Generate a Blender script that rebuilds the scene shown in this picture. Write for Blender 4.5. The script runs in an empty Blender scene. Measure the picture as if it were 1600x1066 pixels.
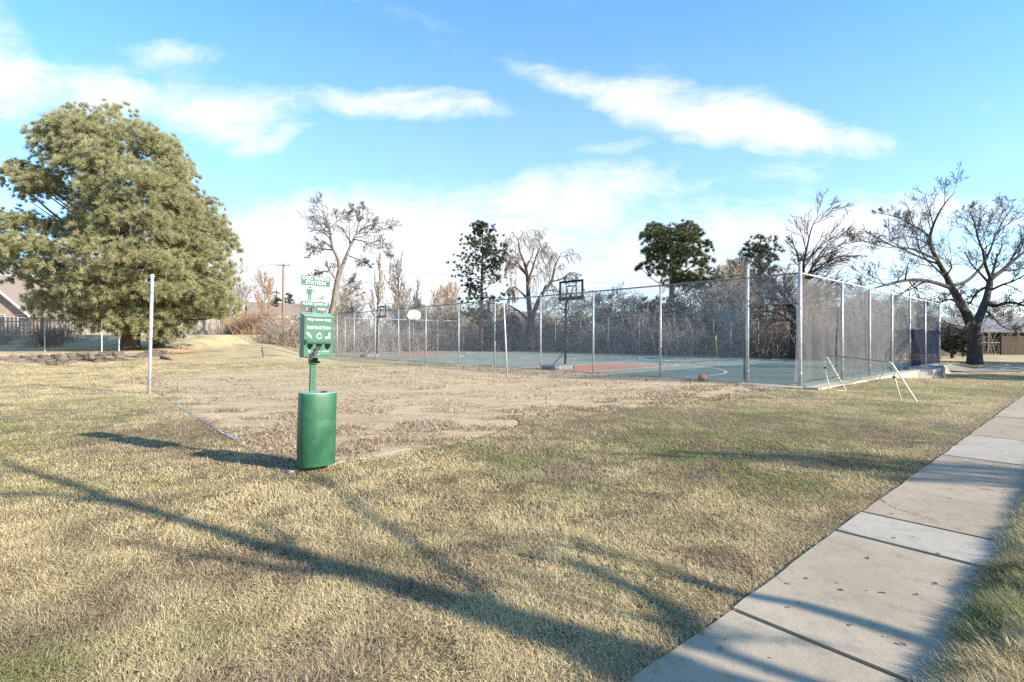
import bpy, math, random
import numpy as np
from mathutils import Vector, Matrix
R = math.radians
sc = bpy.context.scene
COL = sc.collection

# ------------------------------------------------------------------ camera
CAMZ, FPX, HOR = 1.3, 795.0, 529.0
cam = bpy.data.cameras.new('camera')
cam.sensor_width = 36.0
cam.lens = 36.0 * FPX / 1600.0
cam.shift_y = -(533.0 - HOR) / 1600.0
cam.clip_start, cam.clip_end = 0.05, 6000
camo = bpy.data.objects.new('camera', cam)
COL.objects.link(camo)
camo.location = (0, 0, CAMZ)
camo.rotation_euler = (R(90), 0, 0)
sc.camera = camo

# ------------------------------------------------------------------ light
SUN_EL = 24.5
SD = Vector((.905, -.425, 0)).normalized()          # horizontal direction towards the sun
TANEL = math.tan(R(SUN_EL))
to_sun = Vector((SD.x * math.cos(R(SUN_EL)), SD.y * math.cos(R(SUN_EL)), math.sin(R(SUN_EL))))
sl = bpy.data.lights.new('sun', 'SUN')
sl.energy = 5.0
sl.angle = R(0.55)
sl.color = (1.0, .90, .76)
so = bpy.data.objects.new('sun', sl)
COL.objects.link(so)
so.location = (40, -20, 40)
so.rotation_euler = to_sun.to_track_quat('Z', 'Y').to_euler()
sc.view_settings.view_transform = 'Standard'
sc.view_settings.look = 'None'
sc.view_settings.exposure = 1.27
sc.cycles.use_denoising = False
sc.view_settings.gamma = 1.0
SKY_STRENGTH = 0.12

world = bpy.data.worlds.new('World')
sc.world = world
world.use_nodes = True


class NT:
    """small helper round a node tree"""
    def __init__(self, tree):
        self.t = tree
        tree.nodes.clear()

    def n(self, kind, ins=None, **attrs):
        nd = self.t.nodes.new(kind)
        for k, v in attrs.items():
            setattr(nd, k, v)
        for k, v in (ins or {}).items():
            if hasattr(v, 'is_output') or isinstance(v, bpy.types.NodeSocket):
                self.t.links.new(v, nd.inputs[k])
            else:
                nd.inputs[k].default_value = v
        return nd

    def m(self, op, a, b=None, c=None, clamp=False):
        ins = {0: a}
        if b is not None: ins[1] = b
        if c is not None: ins[2] = c
        return self.n('ShaderNodeMath', ins, operation=op, use_clamp=clamp).outputs[0]

    def mix(self, f, a, b, blend='MIX'):
        nd = self.n('ShaderNodeMix', None, data_type='RGBA', blend_type=blend)
        for i, v in ((0, f), (6, a), (7, b)):
            if isinstance(v, bpy.types.NodeSocket): self.t.links.new(v, nd.inputs[i])
            else: nd.inputs[i].default_value = v if i == 0 else (tuple(v) + (1,))[:4]
        return nd.outputs[2]

    def noise(self, vec, scale, detail=3, rough=.55, dist=0):
        nd = self.n('ShaderNodeTexNoise', {'Scale': scale, 'Detail': detail, 'Roughness': rough, 'Distortion': dist})
        if vec is not None: self.t.links.new(vec, nd.inputs['Vector'])
        return nd

    def rng(self, v, a, b, c=0., d=1., interp='SMOOTHSTEP'):
        return self.n('ShaderNodeMapRange', {0: v, 1: a, 2: b, 3: c, 4: d}, interpolation_type=interp, clamp=True).outputs[0]

    def mapping(self, vec, loc=(0, 0, 0), rot=(0, 0, 0), scl=(1, 1, 1), kind='POINT'):
        return self.n('ShaderNodeMapping', {'Vector': vec, 'Location': loc, 'Rotation': rot, 'Scale': scl}, vector_type=kind).outputs[0]


def build_sky():
    T = NT(world.node_tree)
    tc = T.n('ShaderNodeTexCoord').outputs['Generated']
    sky = T.n('ShaderNodeTexSky', sky_type='NISHITA', sun_disc=False, sun_elevation=R(SUN_EL),
              sun_rotation=math.atan2(SD.x, SD.y), altitude=1600, air_density=1.0, dust_density=.6, ozone_density=2.0)
    hs = T.n('ShaderNodeHueSaturation', {'Hue': .494, 'Saturation': 1.22, 'Value': 1.42, 'Fac': 1., 'Color': sky.outputs[0]})
    sep = T.n('ShaderNodeSeparateXYZ', {0: tc})
    yy = T.m('ADD', T.m('ABSOLUTE', sep.outputs[1]), .04)
    u = T.m('DIVIDE', sep.outputs[0], yy)
    v = T.m('DIVIDE', sep.outputs[2], yy)
    uv = T.n('ShaderNodeCombineXYZ', {0: u, 1: v, 2: 0.}).outputs[0]
    # large warp, then fine warp
    w1 = T.noise(uv, 2.6, 5, .6)
    wv = T.n('ShaderNodeVectorMath', {0: w1.outputs['Color'], 1: (.5, .5, .5)}, operation='SUBTRACT').outputs[0]
    wv = T.n('ShaderNodeVectorMath', {0: wv, 1: (.20, .12, 0)}, operation='MULTIPLY').outputs[0]
    wuv = T.n('ShaderNodeVectorMath', {0: uv, 1: wv}, operation='ADD').outputs[0]
    ell = [  # centre and radii of each cloud bank as seen from the park, tilt, density
        (-10, 120, 110, 120, 20, .85), (70, 190, 140, 60, 5, .6), (150, 160, 190, 42, 14, .6), (300, 178, 190, 45, 8, .65),
        (375, 215, 110, 45, 22, .85), (640, 183, 165, 32, 3, 1.15), (295, 112, 75, 22, 4, .75), (490, 188, 140, 30, -2, .45),
        (1105, 205, 215, 48, 12, 1.25), (900, 148, 130, 30, 20, .65), (1210, 226, 190, 32, 4, .95), (1010, 165, 60, 50, -40, .5),
        (700, 372, 470, 80, -6, 1.35), (900, 300, 165, 36, -8, .8), (470, 372, 210, 75, -5, 1.2), (1260, 372, 330, 62, -4, 1.15),
        (985, 243, 100, 12, -5, .6), (1050, 450, 1000, 75, 0, 1.0), (1180, 290, 150, 18, -4, .45), (330, 288, 55, 16, 0, .55),
        (465, 232, 34, 20, -35, .65), (1450, 330, 200, 40, -5, .35), (300, 440, 500, 80, 0, 1.0), (1530, 180, 160, 30, -15, .2),
        (640, 60, 170, 30, 25, .16)]
    tot = None
    for (px, py, rx, ry, rot, amp) in ell:
        mp = T.mapping(wuv, ((px - 800) / FPX, (HOR - py) / FPX, 0), (0, 0, R(-rot)), (rx / FPX, ry / FPX, 1), 'TEXTURE')
        ln = T.n('ShaderNodeVectorMath', {0: mp}, operation='LENGTH').outputs['Value']
        a = T.rng(ln, 1.35, .0, 0, amp)
        tot = a if tot is None else T.m('ADD', tot, a)
    fib = T.noise(T.mapping(wuv, (0, 0, 0), (0, 0, R(9)), (3.6, 11, 1)), 1.8, 9, .68, .6).outputs[0]
    puff = T.noise(wuv, 9, 6, .6).outputs[0]
    nz = T.m('ADD', T.m('MULTIPLY', T.m('SUBTRACT', fib, .5), 2.3), T.m('MULTIPLY', T.m('SUBTRACT', puff, .5), .9))
    dens = T.m('ADD', tot, T.m('MULTIPLY', nz, T.rng(tot, 0, .5, .3, 1)))
    alpha = T.rng(dens, .05, 1.35, 0, .97, 'LINEAR')
    veil = T.rng(v, .75, .0, 0., .30)                       # thin veil that whitens the low sky
    alpha = T.m('MAXIMUM', alpha, veil)
    shade = T.mix(T.rng(puff, .3, .7), (3.5, 3.75, 4.0), (4.1, 4.15, 4.2))
    col = T.mix(alpha, T.mix(.22, hs.outputs[0], (1.15, 2.55, 3.95)), shade)
    low = T.rng(sep.outputs[2], -.02, .0)
    col = T.mix(low, (1.2, 1.0, .8), col)
    bg = T.n('ShaderNodeBackground', {'Color': col, 'Strength': SKY_STRENGTH})
    out = T.n('ShaderNodeOutputWorld')
    T.t.links.new(bg.outputs[0], out.inputs[0])


build_sky()

# ------------------------------------------------------------------ maths
def sstep(a, b, x):
    t = np.clip((np.asarray(x, float) - a) / (b - a), 0, 1)
    return t * t * (3 - 2 * t)


def vnoise(x, y, seed=0):
    x = np.asarray(x, float); y = np.asarray(y, float)
    xi, yi = np.floor(x).astype(np.int64), np.floor(y).astype(np.int64)
    xf, yf = x - xi, y - yi
    def h(a, b):
        n = (a * 374761393 + b * 668265263 + seed * 1442695041) & 0x7fffffff
        n = ((n ^ (n >> 13)) * 1274126177) & 0x7fffffff
        return ((n ^ (n >> 16)) & 0xffff) / 65535.0
    sx, sy = xf * xf * (3 - 2 * xf), yf * yf * (3 - 2 * yf)
    return (h(xi, yi) * (1 - sx) + h(xi + 1, yi) * sx) * (1 - sy) + (h(xi, yi + 1) * (1 - sx) + h(xi + 1, yi + 1) * sx) * sy


def fbm(x, y, seed=0, o=4):
    s, a, n = 0, .5, 0
    for i in range(o):
        s = s + a * vnoise(x * 2 ** i, y * 2 ** i, seed + i * 7); n += a; a *= .5
    return s / n


# the court's own axes: corner post, long side runs away to the left (t), short side to the right (s)
CO = np.array((7.7, 13.6))
TD = np.array((-.658, .753))
SV = np.array((.753, .658))


def ts(t, s, z=0.):
    p = CO + TD * t + SV * s
    return Vector((p[0], p[1], z))


def to_ts(x, y):
    dx, dy = np.asarray(x) - CO[0], np.asarray(y) - CO[1]
    return dx * TD[0] + dy * TD[1], dx * SV[0] + dy * SV[1]


def H(x, y):
    """ground height"""
    x = np.asarray(x, float); y = np.asarray(y, float)
    t, s = to_ts(x, y)
    a = np.where(y > 1, x / np.maximum(y, 1), np.where(x < 0, -1., 1.))
    w = sstep(-.34, -.50, a) * sstep(12, 18, y)
    base = w * np.interp(y, [17, 22, 27, 33, 45, 60, 200], [0, .1, .3, .55, .95, 1.3, 1.3])
    q1 = (x + 20.5) * -.894 + (y - 22) * .447
    q2 = (x + 19.0) * -.988 + (y - 25) * -.155
    zt = np.interp(y, [22, 30, 34, 40, 60], [.6, .6, .9, 1.6, 1.7])
    k = sstep(-.05, .5, q1) * sstep(-.3, 1.8, q2)
    z = base * (1 - k) + zt * k
    z = z + .6 * np.exp(-(((x + 21.2) / 1.9) ** 2 + ((y - 19.2) / 1.7) ** 2)) * (1 - k)
    dip = -.30 * sstep(4, 12, s) * (1 - sstep(19, 24, s)) * sstep(-.35, -.7, t) * (1 - sstep(-6, -14, t))
    z = z + dip
    # little swells in the lawn, flat at court, dirt and path
    fl = np.clip(np.maximum(sstep(.0, 1.2, -t), np.maximum(sstep(13.2, 14.5, -s), sstep(16, 18, t))), 0, 1)
    sw = (fbm(x * .8, y * .8, 5, 3) - .5) * .07
    d = (x - 2.2) * .653 - (y - 3.43) * .757            # distance right of the path's left edge
    flat = sstep(-.5, -.02, d) * (1 - sstep(.72, 1.2, d))
    z = z + sw * fl * (1 - flat) * sstep(40, 25, np.hypot(x, y))
    z = z + .09 * sstep(.70, 1.0, d) * sstep(20, 12, y) * sstep(-30, 0, y)
    return z


def P(px, py, Y):
    return Vector(((px - 800) / FPX * Y, Y, CAMZ - (py - HOR) / FPX * Y))


def gp(px, py):
    """where the sight line through a spot of the photo meets the ground"""
    for Y in np.arange(1.5, 90, .05):
        if CAMZ - (py - HOR) / FPX * Y <= float(H((px - 800) / FPX * Y, Y)):
            break
    X = (px - 800) / FPX * Y
    return Vector((X, Y, float(H(X, Y))))


# ------------------------------------------------------------------ mesh builder
class MB:
    def __init__(self):
        self.v, self.t, self.q, self.n = [], [], [], 0
        self.a = []                       # a value per vertex
        self.batch = {}

    def add(self, v, tris=None, quads=None, a=0.5):
        v = np.asarray(v, float).reshape(-1, 3)
        self.v.append(v)
        self.a.append(np.full(len(v), a) if np.isscalar(a) else np.asarray(a, float))
        if tris is not None and len(tris): self.t.append(np.asarray(tris, np.int64) + self.n)
        if quads is not None and len(quads): self.q.append(np.asarray(quads, np.int64) + self.n)
        self.n += len(v)

    def tube(self, pts, rad, n=5, a=.5):
        pts = np.array([tuple(p) for p in pts], float)
        if np.isscalar(rad): rad = [rad] * len(pts)
        self.batch.setdefault((len(pts), n), []).append((pts, np.asarray(rad, float), a))

    def flush(self):
        for (k, n), L in self.batch.items():
            Pn = np.stack([l[0] for l in L]); Rn = np.stack([l[1] for l in L]); A = np.array([l[2] for l in L])
            m = len(L)
            T = np.gradient(Pn, axis=1)
            T /= np.maximum(np.linalg.norm(T, axis=2, keepdims=True), 1e-9)
            avg = Pn[:, -1] - Pn[:, 0]
            avg /= np.maximum(np.linalg.norm(avg, axis=1, keepdims=True), 1e-9)
            ref = np.where((np.abs(avg[:, 2]) > .8)[:, None], np.array([[1., .13, 0]]), np.array([[.05, .1, 1.]]))[:, None, :]
            A1 = np.cross(T, ref); A1 /= np.maximum(np.linalg.norm(A1, axis=2, keepdims=True), 1e-9)
            B1 = np.cross(T, A1)
            ang = np.arange(n) / n * 2 * np.pi
            V = Pn[:, :, None, :] + Rn[:, :, None, None] * (A1[:, :, None, :] * np.cos(ang)[None, None, :, None] + B1[:, :, None, :] * np.sin(ang)[None, None, :, None])
            i = np.arange(k - 1)[:, None] * n; j = np.arange(n)[None, :]; j2 = (j + 1) % n
            q = np.stack([i + j, i + n + j, i + n + j2, i + j2], -1).reshape(-1, 4)
            qq = (q[None] + (np.arange(m) * k * n)[:, None, None]).reshape(-1, 4)
            self.add(V.reshape(-1, 3), quads=qq, a=np.repeat(A, k * n))
            if n > 3:                                           # close the ends
                o = (np.arange(m) * k * n)[:, None, None]
                f0 = np.stack([np.full(n - 2, 0), np.arange(1, n - 1), np.arange(2, n)], -1)
                f1 = f0[:, ::-1] + (k - 1) * n
                self.t.append(np.concatenate([(f0[None] + o).reshape(-1, 3), (f1[None] + o).reshape(-1, 3)]) + self.n - m * k * n)
        self.batch = {}

    def box(self, c, s, rot=0., a=.5, mat=None):
        x, y, z = (d / 2 for d in s)
        v = np.array([(i * x, j * y, k * z) for k in (-1, 1) for j in (-1, 1) for i in (-1, 1)], float)
        if mat is not None: v = v @ np.array(mat.to_3x3()).T
        elif rot:
            cr, sr = math.cos(rot), math.sin(rot)
            v = np.stack([v[:, 0] * cr - v[:, 1] * sr, v[:, 0] * sr + v[:, 1] * cr, v[:, 2]], -1)
        self.add(v + np.array(tuple(c)), quads=[(0, 2, 3, 1), (4, 5, 7, 6), (0, 1, 5, 4), (2, 6, 7, 3), (0, 4, 6, 2), (1, 3, 7, 5)], a=a)

    def poly(self, pts, a=.5):
        """fan of a convex polygon"""
        n = len(pts)
        self.add([tuple(p) for p in pts], tris=[(0, i, i + 1) for i in range(1, n - 1)], a=a)

    def prism(self, pts2, place, d):
        """outline pts2 (convex) given thickness; place(x, y, w) -> 3D, w in 0..d"""
        n = len(pts2)
        v = [tuple(place(x, y, 0)) for x, y in pts2] + [tuple(place(x, y, d)) for x, y in pts2]
        t = [(0, i, i + 1) for i in range(1, n - 1)] + [(n, n + i + 1, n + i) for i in range(1, n - 1)]
        q = [(i, i + n, (i + 1) % n + n, (i + 1) % n) for i in range(n)]
        self.add(v, tris=t, quads=q)

    def build(self, name, mat, parent=None, origin=(0, 0, 0), smooth=False):
        self.flush()
        me = bpy.data.meshes.new(name)
        V = np.concatenate(self.v) - np.array(tuple(origin))
        t = np.concatenate(self.t) if self.t else np.zeros((0, 3), np.int64)
        q = np.concatenate(self.q) if self.q else np.zeros((0, 4), np.int64)
        me.vertices.add(len(V)); me.vertices.foreach_set('co', V.astype(np.float32).ravel())
        li = np.concatenate([t.ravel(), q.ravel()]).astype(np.int32)
        me.loops.add(len(li)); me.loops.foreach_set('vertex_index', li)
        ls = np.concatenate([np.arange(len(t)) * 3, len(t) * 3 + np.arange(len(q)) * 4]).astype(np.int32)
        me.polygons.add(len(ls)); me.polygons.foreach_set('loop_start', ls)
        me.polygons.foreach_set('loop_total', np.concatenate([np.full(len(t), 3), np.full(len(q), 4)]).astype(np.int32))
        me.polygons.foreach_set('use_smooth', np.full(len(ls), bool(smooth)))
        at = me.attributes.new('var', 'FLOAT', 'POINT')
        at.data.foreach_set('value', np.concatenate(self.a).astype(np.float32))
        me.update(calc_edges=True); me.validate()
        if mat: me.materials.append(mat)
        return link(name, me, parent, origin)


def link(name, me, parent=None, origin=(0, 0, 0)):
    o = bpy.data.objects.new(name, me)
    COL.objects.link(o)
    if parent is not None: o.parent = parent
    else: o.location = tuple(origin)
    return o


def tag(o, label=None, cat=None, group=None, kind=None):
    if label: o['label'] = label
    if cat: o['category'] = cat
    if group: o['group'] = group
    if kind: o['kind'] = kind
    return o


def thing(name, label, cat, loc=(0, 0, 0), rotz=0, group=None):
    o = bpy.data.objects.new(name, None)
    COL.objects.link(o)
    o.location = tuple(loc); o.rotation_euler = (0, 0, rotz)
    o.empty_display_size = .2
    return tag(o, label, cat, group)


# ------------------------------------------------------------------ materials
def mat(name, c1, c2=None, scale=4., rough=.8, metal=0., bump=0., bscale=None, attr=0., spec=.3, stretch=(1, 1, 1), detail=5, lo=.3, hi=.7, trans=0., alpha=1.):
    m = bpy.data.materials.new(name); m.use_nodes = True
    T = NT(m.node_tree)
    tc = T.n('ShaderNodeTexCoord').outputs['Object']
    if stretch != (1, 1, 1): tc = T.mapping(tc, scl=stretch)
    nz = T.noise(tc, scale, detail, .6).outputs[0]
    if attr:
        av = T.n('ShaderNodeAttribute', attribute_name='var').outputs['Fac']
        f = T.m('ADD', T.m('MULTIPLY', av, attr), T.m('MULTIPLY', T.rng(nz, lo, hi), 1 - attr))
    else:
        f = T.rng(nz, lo, hi)
    col = T.mix(f, c1, c2 if c2 is not None else c1)
    b = T.n('ShaderNodeBsdfPrincipled', {'Base Color': col, 'Roughness': rough, 'Metallic': metal, 'Specular IOR Level': spec, 'Alpha': alpha})
    if bump:
        bn = T.noise(tc, bscale or scale * 4, 5, .6).outputs[0]
        bp = T.n('ShaderNodeBump', {'Strength': bump, 'Distance': .02, 'Height': bn})
        T.t.links.new(bp.outputs[0], b.inputs['Normal'])
    out = T.n('ShaderNodeOutputMaterial')
    sh = b.outputs[0]
    if trans:
        tr = T.n('ShaderNodeBsdfTranslucent', {'Color': col})
        sh = T.n('ShaderNodeMixShader', {0: trans, 1: sh, 2: tr.outputs[0]}).outputs[0]
    T.t.links.new(sh, out.inputs[0])
    m['nt'] = 1
    return m


def sheer(name, c, cover, rough=.9, fold=0.):
    """thin woven net: part of the light passes through"""
    m = bpy.data.materials.new(name); m.use_nodes = True
    T = NT(m.node_tree)
    tc = T.n('ShaderNodeTexCoord').outputs['Object']
    nz = T.noise(tc, 1.6, 5, .6).outputs[0]
    d = T.n('ShaderNodeBsdfDiffuse', {'Color': T.mix(T.rng(nz, .3, .7), tuple(x * .8 for x in c), c)})
    tl = T.n('ShaderNodeBsdfTranslucent', {'Color': tuple(c) + (1,)})
    dd = T.n('ShaderNodeMixShader', {0: .35, 1: d.outputs[0], 2: tl.outputs[0]})
    tr = T.n('ShaderNodeBsdfTransparent')
    cov = T.rng(nz, .25, .75, cover * .8, min(1, cover * 1.15))
    mx = T.n('ShaderNodeMixShader', {0: cov, 1: tr.outputs[0], 2: dd.outputs[0]})
    out = T.n('ShaderNodeOutputMaterial')
    T.t.links.new(mx.outputs[0], out.inputs[0])
    return m


M = {}
M['galv'] = mat('galvanised_steel', (.36, .37, .38), (.52, .53, .54), 6, .5, .35)
M['galv_dark'] = mat('weathered_steel', (.12, .12, .12), (.22, .22, .22), 6, .6, .3)
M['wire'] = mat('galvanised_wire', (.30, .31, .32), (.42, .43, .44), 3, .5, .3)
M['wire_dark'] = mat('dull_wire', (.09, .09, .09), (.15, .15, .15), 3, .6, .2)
M['green'] = mat('green_paint', (.016, .085, .044), (.026, .112, .060), 9, .38, 0, .04, 60)
M['green_faded'] = mat('faded_green_paint', (.026, .098, .064), (.040, .128, .085), 5, .45, 0, .03, 60)
M['green_dark'] = mat('dark_green_paint', (.008, .05, .025), (.015, .08, .04), 9, .5)
M['green_sign'] = mat('sign_green', (.022, .080, .052), (.032, .10, .068), 20, .4)
M['lid'] = mat('pale_green_lid', (.13, .25, .19), (.19, .31, .25), 12, .4)
M['white'] = mat('white_print', (.56, .58, .57), (.50, .53, .52), 8, .5)
M['sign_white'] = mat('sign_white', (.42, .455, .445), (.385, .425, .415), 6, .4)
M['black'] = mat('black_plastic', (.004, .004, .004), (.008, .008, .008), 20, .7, spec=.08)
M['black_frame'] = mat('dark_frame', (.006, .007, .008), (.012, .013, .015), 20, .6, spec=.15)
M['bag'] = mat('black_bag_film', (.006, .006, .006), (.10, .10, .11), 45, .45, spec=.15)
M['pvc'] = mat('white_pipe', (.78, .75, .68), (.66, .61, .50), 6, .45)
M['cord'] = mat('yellowed_cord', (.50, .43, .31), (.62, .55, .42), 10, .8)
M['rust'] = mat('rusty_pipe', (.28, .17, .10), (.40, .28, .18), 8, .8)
M['concrete'] = mat('pale_concrete', (.30, .265, .21), (.42, .375, .30), 3, .9, 0, .3, 60)
M['wood_grey'] = mat('weathered_wood', (.17, .145, .12), (.34, .30, .26), 3, .9, stretch=(6, 6, .6), attr=.5)
M['wood_brown'] = mat('brown_wood', (.045, .030, .021), (.09, .062, .045), 3, .85, stretch=(5, 5, .6), attr=.5)
M['pole_wood'] = mat('pole_wood', (.17, .10, .065), (.28, .19, .13), 3, .9, stretch=(6, 6, .4))
M['bark_dark'] = mat('dark_bark', (.035, .029, .027), (.085, .070, .062), 5, .95, 0, .9, 18, stretch=(1, 1, .35))
M['bark_mid'] = mat('grey_brown_bark', (.13, .105, .085), (.23, .19, .155), 5, .95, 0, .8, 18, stretch=(1, 1, .35))
M['bark_pale'] = mat('pale_bark', (.22, .185, .15), (.36, .31, .26), 4, .95, 0, .8, 18, stretch=(1, 1, .35))
M['pine_bark'] = mat('pine_bark', (.065, .046, .034), (.15, .11, .08), 4, .95, 0, 1., 12, stretch=(1, 1, .4))
M['twig_dark'] = mat('dark_twigs', (.04, .034, .030), (.095, .08, .07), 2, .95, attr=.6)
M['twig_mid'] = mat('brown_twigs', (.17, .14, .118), (.31, .26, .215), 2, .95, attr=.6)
M['twig_pale'] = mat('pale_twigs', (.24, .20, .16), (.40, .34, .275), 2, .95, attr=.6)
M['twig_tan'] = mat('tan_twigs', (.25, .165, .095), (.40, .27, .165), 2, .95, attr=.6)
M['brush'] = mat('dry_brush', (.17, .14, .115), (.41, .345, .28), .6, .95, attr=.6)
M['needle_light'] = mat('yellow_green_pine_needles', (.20, .205, .095), (.46, .445, .255), 1.2, .6, attr=.75, trans=.28)  # pale yellow-green needle colour of the left pines
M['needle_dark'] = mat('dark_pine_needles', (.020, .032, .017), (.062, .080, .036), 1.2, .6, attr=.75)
M['needle_mid'] = mat('green_pine_needles', (.04, .058, .022), (.14, .155, .062), .5, .6, attr=.45)
M['juniper'] = mat('dark_juniper', (.012, .018, .012), (.035, .045, .028), 2, .7, attr=.7)
M['stucco'] = mat('cream_wall', (.55, .46, .37), (.64, .55, .45), 2, .9)
M['pinkwall'] = mat('pink_siding', (.26, .19, .16), (.34, .26, .22), 2, .9)
M['darkwall'] = mat('dark_brown_wall', (.035, .025, .02), (.06, .045, .035), 2, .9)
M['shingle'] = mat('brown_shingles', (.16, .125, .105), (.25, .20, .175), 5, .95, stretch=(1, 4, 4))
M['shingle_blue'] = mat('grey_blue_shingles', (.17, .18, .20), (.25, .26, .285), 5, .95, stretch=(1, 4, 4))
M['trim'] = mat('white_trim', (.45, .43, .40), (.52, .50, .47), 3, .7)
M['glass'] = mat('window_glass', (.05, .06, .07), (.09, .10, .11), 1, .1, spec=.6)
M['brick'] = mat('pale_brick', (.38, .30, .24), (.52, .43, .35), 9, .9)
M['rock'] = mat('retaining_stone', (.055, .044, .037), (.17, .145, .12), 2.2, .95, 0, .6, 9, attr=.6)
M['yellow'] = mat('yellow_guard', (.60, .38, .05), (.68, .46, .10), 5, .6)
M['screen_pane'] = mat('clear_backboard', (.55, .58, .60), (.62, .65, .67), 3, .25, alpha=.18)
M['net_grey'] = sheer('grey_barrier_net', (.18, .18, .178), .55)
M['screen_blue'] = sheer('blue_windscreen', (.018, .026, .050), .92)
M['screen_blue_thin'] = sheer('thin_blue_mesh', (.025, .035, .06), .45)
M['ball'] = mat('worn_rubber', (.36, .17, .10), (.48, .26, .17), 20, .8)
M['plastic_grey'] = mat('grey_plastic', (.10, .105, .11), (.19, .195, .21), 8, .6)
M['blue_tarp'] = mat('blue_plastic', (.05, .09, .24), (.08, .13, .32), 6, .5)


def lawn_material(name, blades):
    m = bpy.data.materials.new(name); m.use_nodes = True
    T = NT(m.node_tree)
    fld = T.n('ShaderNodeAttribute', attribute_name='fields')
    sep = T.n('ShaderNodeSeparateColor', {0: fld.outputs['Color']})
    geo = T.n('ShaderNodeNewGeometry').outputs['Position']
    if blades:
        k = sep.outputs[2]
        straw = T.mix(k, (.31, .24, .12), (.82, .675, .41))
        green = T.mix(k, (.13, .14, .05), (.38, .375, .165))
        brown = T.mix(k, (.19, .14, .09), (.44, .345, .24))
    else:
        n1 = T.noise(geo, 9, 6, .65).outputs[0]
        n2 = T.noise(T.mapping(geo, scl=(.5, 1.6, 1)), 1.1, 4, .6).outputs[0]
        n3 = T.noise(geo, 55, 3, .6).outputs[0]
        k = T.m('ADD', T.m('MULTIPLY', T.rng(n1, .3, .7), .5), T.m('ADD', T.m('MULTIPLY', n2, .2), T.m('MULTIPLY', T.rng(n3, .3, .7), .35)))
        straw = T.mix(k, (.24, .18, .095), (.64, .52, .31))
        green = T.mix(k, (.14, .135, .055), (.36, .325, .155))
        brown = T.mix(k, (.14, .105, .07), (.36, .28, .19))
    col = T.mix(sep.outputs[0], straw, green)
    col = T.mix(sep.outputs[1], col, brown)
    if not blades:                        # bare thatch shows between the blades near by, the turf's mean colour far off
        col = T.mix(sep.outputs[2], T.mix(k, (.05, .037, .022), (.19, .145, .085)), col)
    b = T.n('ShaderNodeBsdfPrincipled', {'Base Color': col, 'Roughness': .85, 'Specular IOR Level': .15})
    sh = b.outputs[0]
    if blades:
        tr = T.n('ShaderNodeBsdfTranslucent', {'Color': col})
        sh = T.n('ShaderNodeMixShader', {0: .3, 1: sh, 2: tr.outputs[0]}).outputs[0]
    else:
        bp = T.n('ShaderNodeBump', {'Strength': .8, 'Distance': .05, 'Height': T.noise(geo, 14, 6, .7).outputs[0]})
        T.t.links.new(bp.outputs[0], b.inputs['Normal'])
    out = T.n('ShaderNodeOutputMaterial')
    T.t.links.new(sh, out.inputs[0])
    return m


def dirt_material():
    m = bpy.data.materials.new('dry_dirt'); m.use_nodes = True
    T = NT(m.node_tree)
    geo = T.n('ShaderNodeNewGeometry').outputs['Position']
    big = T.noise(T.mapping(geo, rot=(0, 0, R(-8)), scl=(.35, 1.1, 1)), .9, 5, .65).outputs[0]
    mid = T.noise(T.mapping(geo, rot=(0, 0, R(5)), scl=(.6, 1.5, 1)), 3.2, 6, .7).outputs[0]
    fine = T.noise(geo, 40, 5, .7).outputs[0]
    col = T.mix(T.rng(big, .35, .68), (.50, .385, .245), (.39, .295, .185))
    col = T.mix(T.m('MULTIPLY', T.rng(mid, .50, .68), .75), col, (.27, .20, .13))
    col = T.mix(T.m('MULTIPLY', T.rng(fine, .45, .75), .45), col, (.20, .145, .10))
    b = T.n('ShaderNodeBsdfPrincipled', {'Base Color': col, 'Roughness': .95, 'Specular IOR Level': .1})
    hgt = T.m('ADD', T.m('MULTIPLY', fine, .5), mid)
    bp = T.n('ShaderNodeBump', {'Strength': .9, 'Distance': .04, 'Height': hgt})
    T.t.links.new(bp.outputs[0], b.inputs['Normal'])
    out = T.n('ShaderNodeOutputMaterial')
    T.t.links.new(b.outputs[0], out.inputs[0])
    return m


def court_material(name, c1, c2):
    m = bpy.data.materials.new(name); m.use_nodes = True
    T = NT(m.node_tree)
    geo = T.n('ShaderNodeNewGeometry').outputs['Position']
    a = T.noise(geo, .35, 6, .65).outputs[0]
    b_ = T.noise(geo, 6, 5, .7).outputs[0]
    st = T.noise(geo, 1.7, 4, .6, 1.2).outputs[0]
    col = T.mix(T.rng(a, .3, .7), c1, c2)
    col = T.mix(T.m('MULTIPLY', T.rng(b_, .45, .75), .25), col, tuple(x * .7 for x in c1))
    col = T.mix(T.m('MULTIPLY', T.rng(st, .55, .72), .55), col, (.36, .34, .30))
    b = T.n('ShaderNodeBsdfPrincipled', {'Base Color': col, 'Roughness': .85, 'Specular IOR Level': .08})
    out = T.n('ShaderNodeOutputMaterial')
    T.t.links.new(b.outputs[0], out.inputs[0])
    return m


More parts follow.
